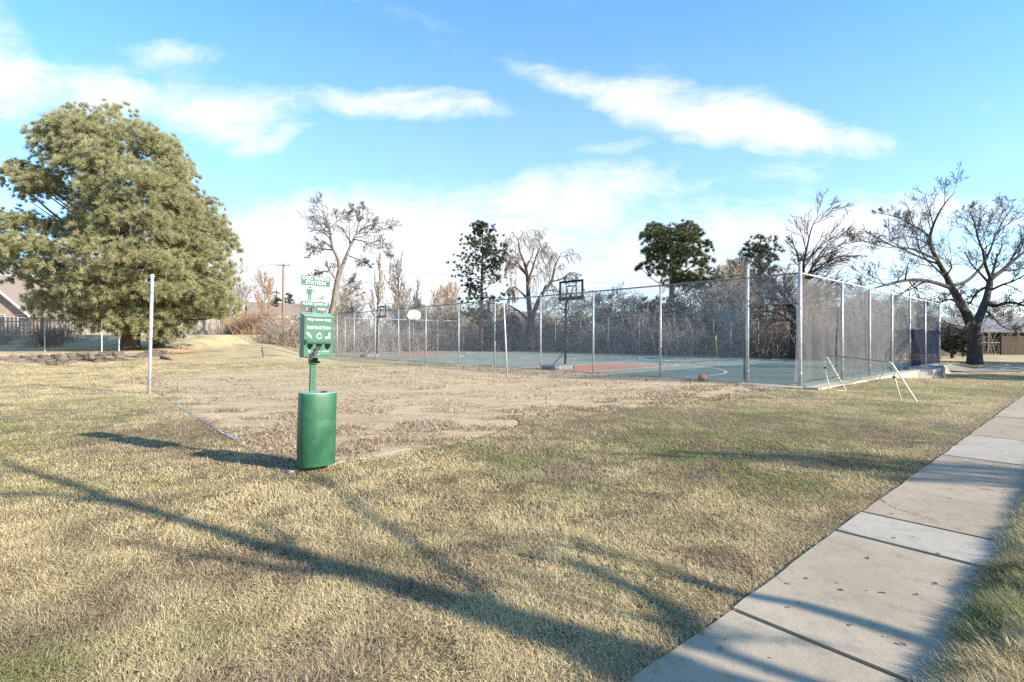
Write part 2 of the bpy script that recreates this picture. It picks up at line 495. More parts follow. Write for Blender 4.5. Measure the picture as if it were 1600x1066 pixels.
def slab_material(name, c1, c2, spk):
    m = bpy.data.materials.new(name); m.use_nodes = True
    T = NT(m.node_tree)
    geo = T.n('ShaderNodeNewGeometry').outputs['Position']
    a = T.noise(geo, 1.3, 6, .65).outputs[0]
    b_ = T.noise(geo, 9, 5, .7).outputs[0]
    f = T.noise(geo, 160, 3, .7).outputs[0]
    col = T.mix(T.rng(a, .3, .7), c1, c2)
    col = T.mix(T.m('MULTIPLY', T.rng(b_, .48, .75), .55), col, tuple(x * .6 for x in c1))
    st = T.noise(geo, .9, 6, .7, .8).outputs[0]
    col = T.mix(T.m('MULTIPLY', T.rng(st, .55, .72), .45), col, tuple(x * .55 for x in c1))
    vo = T.n('ShaderNodeTexVoronoi', {'Vector': T.n('ShaderNodeVectorMath', {0: geo, 1: T.n('ShaderNodeVectorMath', {0: T.noise(geo, 3, 4, .6).outputs['Color'], 1: (.35, .35, .35)}, operation='MULTIPLY').outputs[0]}, operation='ADD').outputs[0], 'Scale': .55}, feature='DISTANCE_TO_EDGE').outputs['Distance']
    col = T.mix(T.m('MULTIPLY', T.rng(vo, .006, .002), T.rng(a, .45, .6)), col, tuple(x * .3 for x in c1))
    col = T.mix(T.m('MULTIPLY', T.rng(f, .55, .70), spk), col, tuple(x * .45 for x in c1))
    b = T.n('ShaderNodeBsdfPrincipled', {'Base Color': col, 'Roughness': .85, 'Specular IOR Level': .25})
    bp = T.n('ShaderNodeBump', {'Strength': .35, 'Distance': .006, 'Height': T.m('ADD', f, T.m('MULTIPLY', b_, 2.))})
    T.t.links.new(bp.outputs[0], b.inputs['Normal'])
    out = T.n('ShaderNodeOutputMaterial')
    T.t.links.new(b.outputs[0], out.inputs[0])
    return m


# ------------------------------------------------------------------ the ground
PATH_O = np.array((2.2, 3.43)); PATH_W = .80


def path_d(x, y):
    return (np.asarray(x) - PATH_O[0]) * .653 - (np.asarray(y) - PATH_O[1]) * .757


def in_dirt(x, y, soft=0.):
    """>0 inside the bare dirt court"""
    t, s = to_ts(x, y)
    n = (fbm(np.asarray(x) * 1.1, np.asarray(y) * 1.1, 31, 3) - .5)
    near = t - (-.05 + 1.0 * np.exp(-((s + 7.5) / 2.6) ** 2) + n * (.3 + 1.5 * sstep(-11, -8, s)))
    left = s + 13.05 - n * .15
    far = 16.2 - t + n * .8
    fence = -s - .0 + n * .3
    return np.minimum(np.minimum(near, left), np.minimum(far, fence))


def fields(x, y, rnd=None):
    """how green, how brown the lawn is at a spot"""
    x = np.asarray(x, float); y = np.asarray(y, float)
    g = np.zeros_like(x)
    for (px, py, r, a) in ((1110, 690, 1.5, .9), (1230, 655, 1.8, .7), (1060, 655, 1.3, .6), (850, 715, .6, .8), (730, 700, .5, .5), (1290, 720, 1.0, .5),
                           (900, 760, .6, .45), (30, 1050, .35, .8), (330, 1000, .3, .4), (80, 640, 2.5, .4), (620, 573, 5, .5), (700, 575, 4, .4), (500, 750, .25, .5),
                           (620, 880, .3, .4), (1560, 900, .5, .45), (1520, 960, .4, .3), (1330, 600, 3, .5), (1450, 610, 4, .4), (100, 700, 1.6, .35)):
        Y = CAMZ * FPX / (py - HOR); X = (px - 800) / FPX * Y
        g = np.maximum(g, a * np.exp(-(((x - X) / r) ** 2 + ((y - Y) / (r * .8)) ** 2)))
    n = fbm(x * .9, y * .9, 3, 4)
    n2 = fbm(x * 3.1, y * 3.1, 13, 3)
    g = np.clip(g * (.45 + 1.6 * n2) + 1.15 * sstep(.50, .78, n) * (.2 + n2 * .8) + .03, 0, 1)
    b = .8 * sstep(.50, .72, fbm(x * 1.7 + 9, y * 1.7, 21, 4))
    d = path_d(x, y)
    b = np.maximum(b, .6 * np.exp(-((d + .05) / .12) ** 2))
    return g, np.clip(b, 0, 1)


def build_ground():
    az = np.concatenate([np.arange(-60, 60.01, .45), np.arange(64, 296, 4.)])
    az = np.radians(az)
    rad = np.concatenate([np.geomspace(.6, 130, 270), [180, 260, 400, 700, 1300, 2600]])
    A, RR = np.meshgrid(az, rad)
    X, Y = np.sin(A) * RR, np.cos(A) * RR
    Z = H(X, Y)
    nr, na = X.shape
    v = np.stack([X, Y, Z], -1).reshape(-1, 3)
    v = np.concatenate([v, [[0, 0, float(H(0, 0))]]])
    i = np.arange(nr - 1)[:, None] * na; j = np.arange(na)[None, :]; j2 = (j + 1) % na
    q = np.stack([i + j, i + j2, i + na + j2, i + na + j], -1).reshape(-1, 4)[:, ::-1]
    tri = np.stack([np.full(na, nr * na), np.arange(na), (np.arange(na) + 1) % na], -1)[:, ::-1]
    mb = MB(); mb.add(v, tris=tri, quads=q)
    o = mb.build('lawn', lawn_material('lawn_ground', False), smooth=True)
    tag(o, kind='structure')
    me = o.data
    g, b = fields(v[:, 0], v[:, 1])
    far = sstep(14, 30, v[:, 1])
    g = g * (1 - .5 * far)
    ca = me.attributes.new('fields', 'FLOAT_COLOR', 'POINT')
    ca.data.foreach_set('color', np.stack([g, b, sstep(5, 17, np.hypot(v[:, 0], v[:, 1])), np.ones_like(g)], -1).astype(np.float32).ravel())
    # dirt court
    t, s = np.meshgrid(np.linspace(-1.5, 18, 300), np.linspace(-14, .6, 240))
    x = CO[0] + TD[0] * t + SV[0] * s; y = CO[1] + TD[1] * t + SV[1] * s
    k = in_dirt(x, y)
    ns, nt = x.shape
    z = np.where(k > 0, .012 + .02 * (fbm(x * 2.2, y * 2.2, 77, 4) - .5) * sstep(0, .4, k), 0) + np.clip(H(x, y), -.05, .05)
    z = np.where(k > .0, np.maximum(z, H(x, y) + .006), z)
    idx = np.arange(ns * nt).reshape(ns, nt)
    q = np.stack([idx[:-1, :-1], idx[1:, :-1], idx[1:, 1:], idx[:-1, 1:]], -1).reshape(-1, 4)
    keep = (k.ravel()[q] > 0).any(1)
    vv = np.stack([x, y, z], -1).reshape(-1, 3)
    used = np.unique(q[keep]); re = np.full(len(vv), -1); re[used] = np.arange(len(used))
    mb = MB(); mb.add(vv[used], quads=re[q[keep]])
    tag(mb.build('dirt_court', dirt_material(), smooth=True), kind='structure')
    # sports court
    mb = MB()
    mb.poly([ts(-.25, -.02, .010), ts(-.25, 18.9, .010), ts(37.2, 18.9, .010), ts(37.2, -.02, .010)])
    tag(mb.build('sport_court', court_material('faded_green_court', (.165, .20, .160), (.21, .24, .192))), kind='structure')
    mb = MB()
    for tc_ in (9.5, 28.0):
        for s0, s1 in ((.15, 6.4),):
            mb.poly([ts(tc_ - 1.85, s0, .014), ts(tc_ - 1.85, s1, .014), ts(tc_ + 1.85, s1, .014), ts(tc_ + 1.85, s0, .014)])
    mb.poly([ts(31.2, 7.4, .014), ts(31.2, 11.1, .014), ts(36.9, 11.1, .014), ts(36.9, 7.4, .014)])
    tag(mb.build('court_key_paint', court_material('faded_red_court', (.33, .145, .10), (.38, .19, .14))), kind='structure')
    mb = MB()
    def strip(p, w=.085, z=.018):
        p = [np.array(a) for a in p]
        for a, b in zip(p[:-1], p[1:]):
            d = b - a; d = d / max(np.linalg.norm(d), 1e-6); nn = np.array((-d[1], d[0])) * w / 2
            mb.poly([ts(*(a + nn), z), ts(*(a - nn), z), ts(*(b - nn), z), ts(*(b + nn), z)])
    for tc_ in (9.5, 28.0):
        for s0, sg in ((.15, 1), (18.4, -1)):
            strip([(tc_ - 1.85, s0), (tc_ - 1.85, s0 + sg * 6.25), (tc_ + 1.85, s0 + sg * 6.25), (tc_ + 1.85, s0)])
            cs = s0 + sg * 1.5
            strip([(tc_ + 6.0 * math.cos(a), cs + sg * 6.0 * math.sin(a)) for a in np.linspace(-.2, math.pi + .2, 40)])
            strip([(tc_ + 1.8 * math.cos(a), s0 + sg * 6.25 + sg * 1.8 * math.sin(a)) for a in np.linspace(0, math.pi, 20)])
    strip([(18.7 + 1.8 * math.cos(a), 9.3 + 1.8 * math.sin(a)) for a in np.linspace(0, 2 * math.pi, 36)])
    tag(mb.build('court_lines', mat('worn_white_line', (.62, .63, .61), (.74, .74, .72), 3, .8)), kind='structure')
    # concrete strip outside the right-hand fence and slab at the gate
    mb = MB()
    def strip3(s0, s1, t0, t1, z0, z1):
        v = [ts(t, s, z) for z in (z0, z1) for (t, s) in ((t0, s0), (t0, s1), (t1, s1), (t1, s0))]
        mb.add([tuple(p) for p in v], quads=[(4, 5, 6, 7), (0, 4, 7, 3), (1, 2, 6, 5), (0, 1, 5, 4), (3, 7, 6, 2)])
    strip3(-.55, 13.4, -.62, -.26, -.5, .05)
    strip3(-.62, -.03, -.26, 1.5, -.3, .03)
    tag(mb.build('concrete_kerb', M['concrete']), kind='structure')
    # far path, right
    mb = MB()
    a0 = gp(1484, 581)
    pa, pb = Vector((a0.x - .3, a0.y, 0)), Vector((60, 27, 0))
    dd = (pb - pa).normalized(); nn = Vector((-dd.y, dd.x, 0))
    L = (pb - pa).length
    vs, qs = [], []
    for i in range(41):
        for w in (-.2, 1.5):
            p = pa + dd * L * i / 40 + nn * w
            vs.append((p.x, p.y, float(H(p.x, p.y)) + .03))
    for i in range(40): qs.append((2 * i, 2 * i + 2, 2 * i + 3, 2 * i + 1))
    mb.add(vs, quads=qs)
    tag(mb.build('asphalt_path', slab_material('worn_asphalt', (.20, .19, .18), (.27, .26, .25), .3)), kind='structure')
    # front path: slabs of concrete with open joints
    L0 = lambda y: (y - PATH_O[1]) / .653
    dirp = np.array((.757, .653)); nrm = np.array((.653, -.757))
    old, new, rough = MB(), MB(), MB()
    joints = [(-12, .0, old), (.0, 2.43, old), (2.43, 3.39, old), (3.41, 3.76, new), (3.78, 5.05, rough), (5.05, 5.62, rough), (5.64, 6.78, new), (6.80, 8.4, rough), (8.42, 10.0, old), (10.02, 13, old), (13.02, 17, old), (17, 30, old)]
    joints = [(-12, -6, old), (-5.98, 1.0, old), (1.02, 2.42, old)] + [j for j in joints[2:]]
    rg = np.random.default_rng(8)
    for y0, y1, mb in joints:
        l0, l1 = L0(y0) + .006, L0(y1) - .006
        n = max(2, int((l1 - l0) / .12)) + 1
        ll = np.linspace(l0, l1, n)
        e0 = (vnoise(ll * 5, ll * 0, 3) - .5) * .02; e1 = PATH_W + (vnoise(ll * 5, ll * 0 + 9, 3) - .5) * .02
        zz = .018 + rg.uniform(-.003, .003)
        a = PATH_O + ll[:, None] * dirp + e0[:, None] * nrm
        b = PATH_O + ll[:, None] * dirp + e1[:, None] * nrm
        ha, hb = H(a[:, 0], a[:, 1]) * .0 + zz, H(b[:, 0], b[:, 1]) * 0 + zz
        rows = [np.c_[a, ha - .2], np.c_[a, ha - .006], np.c_[a + nrm * .008, ha], np.c_[b - nrm * .008, hb], np.c_[b, hb - .006], np.c_[b, hb - .2]]
        V = np.stack(rows, 1)
        ii = np.arange(n - 1)[:, None] * 6; jj = np.arange(5)[None, :]
        q = np.stack([ii + jj, ii + jj + 1, ii + jj + 7, ii + jj + 6], -1).reshape(-1, 4)[:, ::-1]
        q = np.concatenate([q, [[0, 1, 4, 5], [1, 2, 3, 4]], (np.array([[5, 4, 1, 0], [4, 3, 2, 1]]) + (n - 1) * 6)])
        mb.add(V.reshape(-1, 3), quads=q)
    tag(old.build('sidewalk', slab_material('old_concrete', (.295, .243, .180), (.37, .31, .24), .5)), kind='structure')
    tag(new.build('sidewalk', slab_material('new_concrete', (.305, .268, .218), (.36, .322, .27), .4)), kind='structure')
    tag(rough.build('sidewalk', slab_material('exposed_concrete', (.272, .215, .155), (.35, .285, .21), .95)), kind='structure')


build_ground()


def build_grass():
    rg = np.random.default_rng(4)
    N = 1600000
    Y = np.exp(rg.uniform(math.log(1.25), math.log(24), N))
    X = Y * rg.uniform(-1.2, 1.2, N)
    n2 = 330000                                            # the lawn goes on to both sides of the view
    Y2 = rg.uniform(.2, 8., n2); X2 = rg.uniform(-9, 10, n2)
    k2 = np.abs(X2) > 1.2 * Y2
    X, Y = np.concatenate([X, X2[k2]]), np.concatenate([Y, Y2[k2]]); N = len(X)
    d = path_d(X, Y)
    t, s = to_ts(X, Y)
    keep = ((d < -.02 + .07 * fbm(X * 5, Y * 5, 91, 3) + rg.normal(0, .018, N)) | (d > PATH_W + .02 - .09 * fbm(X * 4, Y * 4, 92, 3) - np.abs(rg.normal(0, .035, N)))) & (in_dirt(X, Y) < rg.normal(.02, .10, N) + np.abs(rg.normal(0, .75, N)) * sstep(-12.2, -10.0, s) * sstep(3.5, 1., t))
    keep &= ~((t > -.66) & (s > -.6))
    # tufts: thin out by patchy noise
    keep &= rg.uniform(0, 1, N) < (-.08 + 2.0 * fbm(X * 7, Y * 7, 41, 3) * (.5 + 1. * fbm(X * 1.6, Y * 1.6, 43, 2)))
    X, Y, d = X[keep], Y[keep], d[keep]
    n = len(X)
    g, b = fields(X, Y)
    g = np.clip(g + rg.normal(0, .16, n), 0, 1)
    b = np.clip(b + rg.normal(-.05, .2, n), 0, 1)
    k = np.clip(rg.beta(2, 1.7, n), 0, 1)
    far = np.maximum(1, Y / 3.2); far = np.where(np.abs(X) > 1.2 * Y, 1.9, far)
    right = np.exp(-((d - PATH_W - .15) / .25) ** 2) * (Y < 9)
    ln = rg.uniform(.022, .058, n) * (1 + .18 * (far - 1)) * (1 + 1.0 * right)
    wd = rg.uniform(.0018, .0034, n) * far ** .85
    ang = fbm(X * 2.3, Y * 2.3, 51, 2) * 14 + rg.normal(0, 1.3, n)
    lean = np.clip(rg.normal(1.2, .25, n), .15, 1.5) * (1 - .3 * right)
    dx, dy = np.cos(ang), np.sin(ang)
    Z = H(X, Y) - .004
    p0 = np.stack([X, Y, Z], -1)
    l1 = lean * .6
    m = p0 + np.stack([dx * np.sin(l1), dy * np.sin(l1), np.cos(l1)], -1) * (ln * .5)[:, None]
    e = m + np.stack([dx * np.sin(lean * 1.25), dy * np.sin(lean * 1.25), np.cos(lean * 1.25)], -1) * (ln * .5)[:, None]
    sd = np.stack([-dy, dx, rg.uniform(-.5, .5, n)], -1) * (wd * .5)[:, None]
    near = Y < 6.5
    mb = MB()
    C = np.stack([g, b, k, np.ones(n)], -1)
    ni = int(near.sum())
    V1 = np.stack([(p0 - sd)[near], (p0 + sd)[near], (m + sd * .8)[near], (m - sd * .8)[near], e[near]], 1).reshape(-1, 3)
    o5 = np.arange(ni)[:, None] * 5
    mb.add(V1, tris=o5 + np.array([[3, 2, 4]]), quads=o5 + np.array([[0, 1, 2, 3]]))
    fi = ~near
    nf = int(fi.sum())
    V2 = np.stack([(p0 - sd)[fi], (p0 + sd)[fi], e[fi]], 1).reshape(-1, 3)
    mb.add(V2, tris=np.arange(nf)[:, None] * 3 + np.array([[0, 1, 2]]))
    o = mb.build('lawn_grass', lawn_material('grass_blades', True))
    tag(o, 'short dry straw coloured turf with green patches', 'grass', kind='stuff')
    cc = np.concatenate([np.repeat(C[near], 5, 0), np.repeat(C[fi], 3, 0)])
    ca = o.data.attributes.new('fields', 'FLOAT_COLOR', 'POINT')
    ca.data.foreach_set('color', cc.astype(np.float32).ravel())
    # dead weeds and litter on the dirt
    N = 260000
    Y = np.exp(rg.uniform(math.log(4.6), math.log(24), N)); X = Y * rg.uniform(-.85, .62, N)
    kin = in_dirt(X, Y)
    t, s = to_ts(X, Y)
    dn = .22 + .8 * sstep(9.5, 5.5, Y + .25 * X) + .5 * sstep(.6, 0, kin) + .7 * sstep(2.2, .3, t) * sstep(-11., -9., s)
    dn = dn * sstep(.40, .62, fbm(X * 1.6, Y * 2.2, 61, 4)) * 1.25
    keep = (kin > -.1) & (rg.uniform(0, 1, N) < dn)
    X, Y = X[keep], Y[keep]; n = len(X)
    far = np.maximum(1, Y / 4.)
    ln = rg.uniform(.03, .075, n) * far ** .4; wd = rg.uniform(.004, .009, n) * far ** .7
    ang = rg.uniform(0, 6.28, n); el = np.abs(rg.normal(.25, .35, n))
    p0 = np.stack([X, Y, np.full(n, .012)], -1)
    dv = np.stack([np.cos(ang) * np.cos(el), np.sin(ang) * np.cos(el), np.sin(el)], -1)
    sd = np.stack([-np.sin(ang), np.cos(ang), rg.uniform(-.6, .6, n)], -1) * (wd * .5)[:, None]
    e = p0 + dv * ln[:, None]
    mb = MB()
    mb.add(np.stack([p0 - sd, p0 + sd, e + sd * .3, e - sd * .3], 1).reshape(-1, 3), quads=np.arange(n)[:, None] * 4 + np.array([[0, 1, 2, 3]]), a=np.repeat(rg.uniform(0, 1, n), 4))
    tag(mb.build('dead_weeds', mat('dead_weed', (.13, .095, .065), (.46, .355, .24), 2, .95, attr=.85)), 'flattened dead brown weeds and litter on the bare dirt', 'weeds', kind='stuff')


build_grass()


def build_leaves():
    rg = np.random.default_rng(19); n = 2600
    Y = np.exp(rg.uniform(math.log(1.5), math.log(26), n)); X = Y * rg.uniform(-1.15, 1.15, n)
    dn = .25 + .75 * sstep(.5, .7, fbm(X * .7, Y * .7, 71, 3))
    d = path_d(X, Y); on = (d > 0) & (d < PATH_W)
    keep = (rg.uniform(0, 1, n) < dn) & ~(on & (rg.uniform(0, 1, n) < .6))
    X, Y, on = X[keep], Y[keep], on[keep]; n = len(X)
    r = rg.uniform(.007, .017, n) * np.maximum(1, Y / 9)
    a = rg.uniform(0, 6.28, n); ca, sa = np.cos(a), np.sin(a)
    z = np.where(on, .022, .028) + H(X, Y) * ~on
    V = []
    for u, w, h in ((-1, 0, 0), (-.25, .5, .25), (.5, .38, .2), (1.1, 0, .1), (.5, -.38, .3), (-.25, -.5, .35)):
        V.append(np.stack([X + (u * ca - w * sa) * r, Y + (u * sa + w * ca) * r, z + (h + rg.uniform(-.2, .3, n)) * r * .8], -1))
    V = np.stack(V, 1).reshape(-1, 3); o6 = np.arange(n)[:, None] * 6
    m = MB(); m.add(V, quads=np.concatenate([o6 + np.array([[0, 1, 2, 3]]), o6 + np.array([[0, 3, 4, 5]])]), a=np.repeat(rg.uniform(0, 1, n), 6))
    tag(m.build('fallen_leaves', mat('dry_leaf', (.10, .06, .035), (.34, .23, .13), 2, .9, attr=.8)), 'scattered small dry brown leaves on lawn and path', 'leaves', kind='stuff')


build_leaves()

# ------------------------------------------------------------------ edging of the dirt court
def build_edging():
    mb = MB()
    for i in range(26):
        t0 = -.1 + i * .62
        p, q = ts(t0, -13.12), ts(t0 + .58, -13.12)
        c = (p + q) / 2
        z = -.031 - .0010 * i
        mb.box((c.x, c.y, z), (.58, .06, .09), math.atan2(TD[1], TD[0]), a=random.random())
    o = mb.build('timber_edging', mat('grey_edging', (.14, .14, .16), (.30, .29, .30), 7, .9, attr=.4))
    tag(o, 'weathered grey edging strip along the left side of the dirt court', 'edging')
    mb = MB()
    pts = [gp(450, 742), gp(540, 724), gp(640, 703), gp(728, 686)]
    for kk, (a, b) in enumerate(zip(pts[:-1], pts[1:])):
        c = (a + b) / 2; d = b - a
        mb.box((c.x, c.y, -.023 - .005 * kk), (d.length - .01, .055, .09), math.atan2(d.y, d.x), a=.8)
    tag(mb.build('concrete_edging', M['concrete']), 'pale concrete edging strip at the near side of the dirt court', 'edging')


random.seed(3)
build_edging()

# ------------------------------------------------------------------ chain-link fences
def chain(mb, p0, p1, z0, z1, sp, r):
    d = p1 - p0; L = d.length; d.normalize(); h = z1 - z0
    us = np.arange(-h, L, sp)
    for u in us:
        for sgn in (0, 1):
            a, b = max(u, 0), min(u + h, L)
            if b <= a: continue
            za, zb = (a - u), (b - u)
            if sgn: za, zb = h - za, h - zb
            off = .004 * (1 if sgn else -1)
            nx, ny = -d.y * off, d.x * off
            mb.tube([(p0.x + d.x * a + nx, p0.y + d.y * a + ny, z0 + za), (p0.x + d.x * b + nx, p0.y + d.y * b + ny, z0 + zb)], r, 3)


def fence(name, label, pts, hts, rads, rail, wire, mp, mw, sp, wr, inward, z0=.03, skip=None, h=3.05):
    """posts at pts; rail along the top, wire hung on the inner side"""
    base = pts[0]
    f = thing(name, label, 'fence', base)
    for p, hh, r in zip(pts, hts, rads):
        m = MB()
        m.tube([(p.x, p.y, p.z - .2), (p.x, p.y, p.z + hh)], r, 10)
        m.tube([(p.x, p.y, p.z + hh - .015), (p.x, p.y, p.z + hh + .012), (p.x, p.y, p.z + hh + .03)], [r * 1.18, r * 1.18, r * .5], 10)
        for zb in (.35, 1.2, 2.1, h - .1):                   # tie bands
            m.tube([(p.x, p.y, p.z + zb), (p.x, p.y, p.z + zb + .03)], r * 1.12, 8)
        m.build('post', mp, f, base, True)
    m = MB()
    for a, b in zip(pts[:-1], pts[1:]):
        m.tube([(a.x, a.y, a.z + h), (b.x, b.y, b.z + h)], .024, 8)
    m.build('top_rail', rail, f, base, True)
    off = inward * .05
    m = MB()
    for i, (a, b) in enumerate(zip(pts[:-1], pts[1:])):
        lo = z0
        if skip and i == skip[0]: lo = skip[1]
        chain(m, a + off, b + off, a.z + lo, a.z + h - .02, sp, wr)
        for zz in ((lo + .01, h - .03) if not skip or i != skip[0] else (lo,)):
            m.tube([(a.x + off.x, a.y + off.y, a.z + zz), (b.x + off.x, b.y + off.y, b.z + zz)], wr * 1.3, 3)
    m.build('wire_mesh', mw, f, base)
    if skip:
        m = MB()
        a, b = pts[skip[0]], pts[skip[0] + 1]
        m.tube([(a.x, a.y, skip[1]), (b.x, b.y, skip[1])], .02, 8)
        m.build('gate_rail', rail, f, base, True)
        m = MB()                                             # open gate's hinge stile beside the gate post
        q = b + (b - a).normalized() * .09
        m.tube([(q.x, q.y, .08), (q.x, q.y, 1.35)], .022, 8)
        for zz in (.3, .72, 1.15):
            m.box((q.x * .5 + b.x * .5, q.y * .5 + b.y * .5, zz), (.12, .05, .05), math.atan2(TD[1], TD[0]))
        m.build('gate_hinge', M['galv_dark'], f, base)
    return f


SV3, TD3 = Vector((SV[0], SV[1], 0)), Vector((TD[0], TD[1], 0))
tt = [0, 1.40, 4.25, 7.10, 9.9, 12.9, 15.75, 18.85, 21.9, 24.95, 28.1, 31.0, 34.0, 36.9]
fence('chain_link_fence', 'tall chain link fence along the near side of the court with a gate opening', [ts(t, 0) for t in tt],
      [3.32, 3.36] + [3.08] * 12, [.048, .048] + [.034] * 12, M['galv_dark'], None, M['galv'], M['wire'], .07, .0029, SV3, skip=(0, 2.25))
s2 = [0, 3.45, 6.4, 9.4, 12.3, 15.3, 18.6]
fence('chain_link_fence', 'chain link fence on the right side of the court hung with grey netting', [ts(0, s) for s in s2[1:]],
      [3.08] * 6, [.036] * 6, M['galv'], None, M['galv'], M['wire'], .10, .0016, TD3)
m = MB(); a, b = ts(0, .03), ts(0, 3.45)
m.tube([(a.x, a.y, 3.05), (b.x, b.y, 3.05)], .024, 8)
fr = [o for o in sc.objects if o.get('label', '').startswith('chain link fence on the right')][0]
m.build('top_rail', M['galv'], fr, ts(0, 3.45), True)
t3 = [0, 3, 6, 9, 12, 15, 18, 21, 24, 27, 30, 33, 36.9]
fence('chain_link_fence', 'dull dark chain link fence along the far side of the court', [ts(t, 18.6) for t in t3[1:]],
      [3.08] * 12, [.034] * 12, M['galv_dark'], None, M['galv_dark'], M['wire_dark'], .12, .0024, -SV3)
fence('chain_link_fence', 'chain link fence closing the far left end of the court', [ts(36.9, s) for s in (3.1, 6.2, 9.3, 12.4, 15.5)],
      [3.08] * 5, [.034] * 5, M['galv'], None, M['galv'], M['wire'], .12, .0022, -TD3)


def hang(name, mt, s_edge0, s_edge1, z0, z1, t_off, label, cat, amp, bulge, parts=None):
    """cloth hung along the right-hand fence; s_edge1(z) is its far edge"""
    ns, nz = 90, 28
    V = []
    for j in range(nz):
        f = j / (nz - 1); z = z0 + (z1 - z0) * f
        e = s_edge1(z)
        for i in range(ns):
            s = s_edge0 + (e - s_edge0) * i / (ns - 1)
            w = amp * (math.sin(s * 3.1 + z * .9) * .5 + math.sin(s * 7.7 - z * 2.1) * .3 + math.sin(s * 1.3 + 2) * .6) * (1 - f * .6)
            t = t_off + abs(w) + bulge(s, z)
            zs = z - .05 * abs(math.sin(s * math.pi / 3)) * f
            V.append(tuple(ts(t, s, zs)))
    m = MB()
    q = [(j * ns + i, j * ns + i + 1, (j + 1) * ns + i + 1, (j + 1) * ns + i) for j in range(nz - 1) for i in range(ns - 1)]
    m.add(V, quads=q)
    o = m.build(name, mt, None, ts(0, s_edge0), True)
    return tag(o, label, cat)


hang('barrier_net', M['net_grey'], .15, lambda z: 11.3 + 3.2 * min(1, (z / 2.9)) ** .8 + .7 * math.sin(min(1, z / 2.9) * math.pi), .12, 3.0, .10,
     'sagging grey netting hung inside the right fence with a torn bulging end', 'net', .10, lambda s, z: .45 * max(0, 1 - abs(z - .5) / .8) * max(0, min(1, (s - 8) / 3)))
hang('windscreen', M['screen_blue'], 12.35, lambda z: 18.5, .1, 1.75, .0, 'dark blue windscreen sheet on the lower half of the fence end', 'windscreen', .02, lambda s, z: 0)
hang('windscreen', M['screen_blue_thin'], 13.6, lambda z: 18.5, 1.76, 3.0, .0, 'thin blue see through mesh above the dark blue windscreen', 'windscreen', .01, lambda s, z: 0)

# concrete block at the end of the kerb
m = MB()
A = gp(1433, 590); B = gp(1477, 590); C = gp(1488, 584)
v = [A, B, C + Vector((.3, .9, 0)), A + Vector((.6, 1.3, 0))]
pl = [(p.x, p.y) for p in v]
zb, zt = A.z - .2, A.z + .32
m.add([(x, y, zb) for x, y in pl] + [(x, y, zt - (.10 if i in (0,) else 0)) for i, (x, y) in enumerate(pl)], quads=[(0, 1, 5, 4), (1, 2, 6, 5), (2, 3, 7, 6), (3, 0, 4, 7), (4, 5, 6, 7)])
tag(m.build('concrete_block', mat('shade_toned_concrete', (.20, .19, .18), (.29, .28, .265), 3, .9, 0, .3, 40), None, A), 'low pale concrete block at the far end of the court kerb', 'concrete block')  # base colour darkened to stand in for tree shade on the block

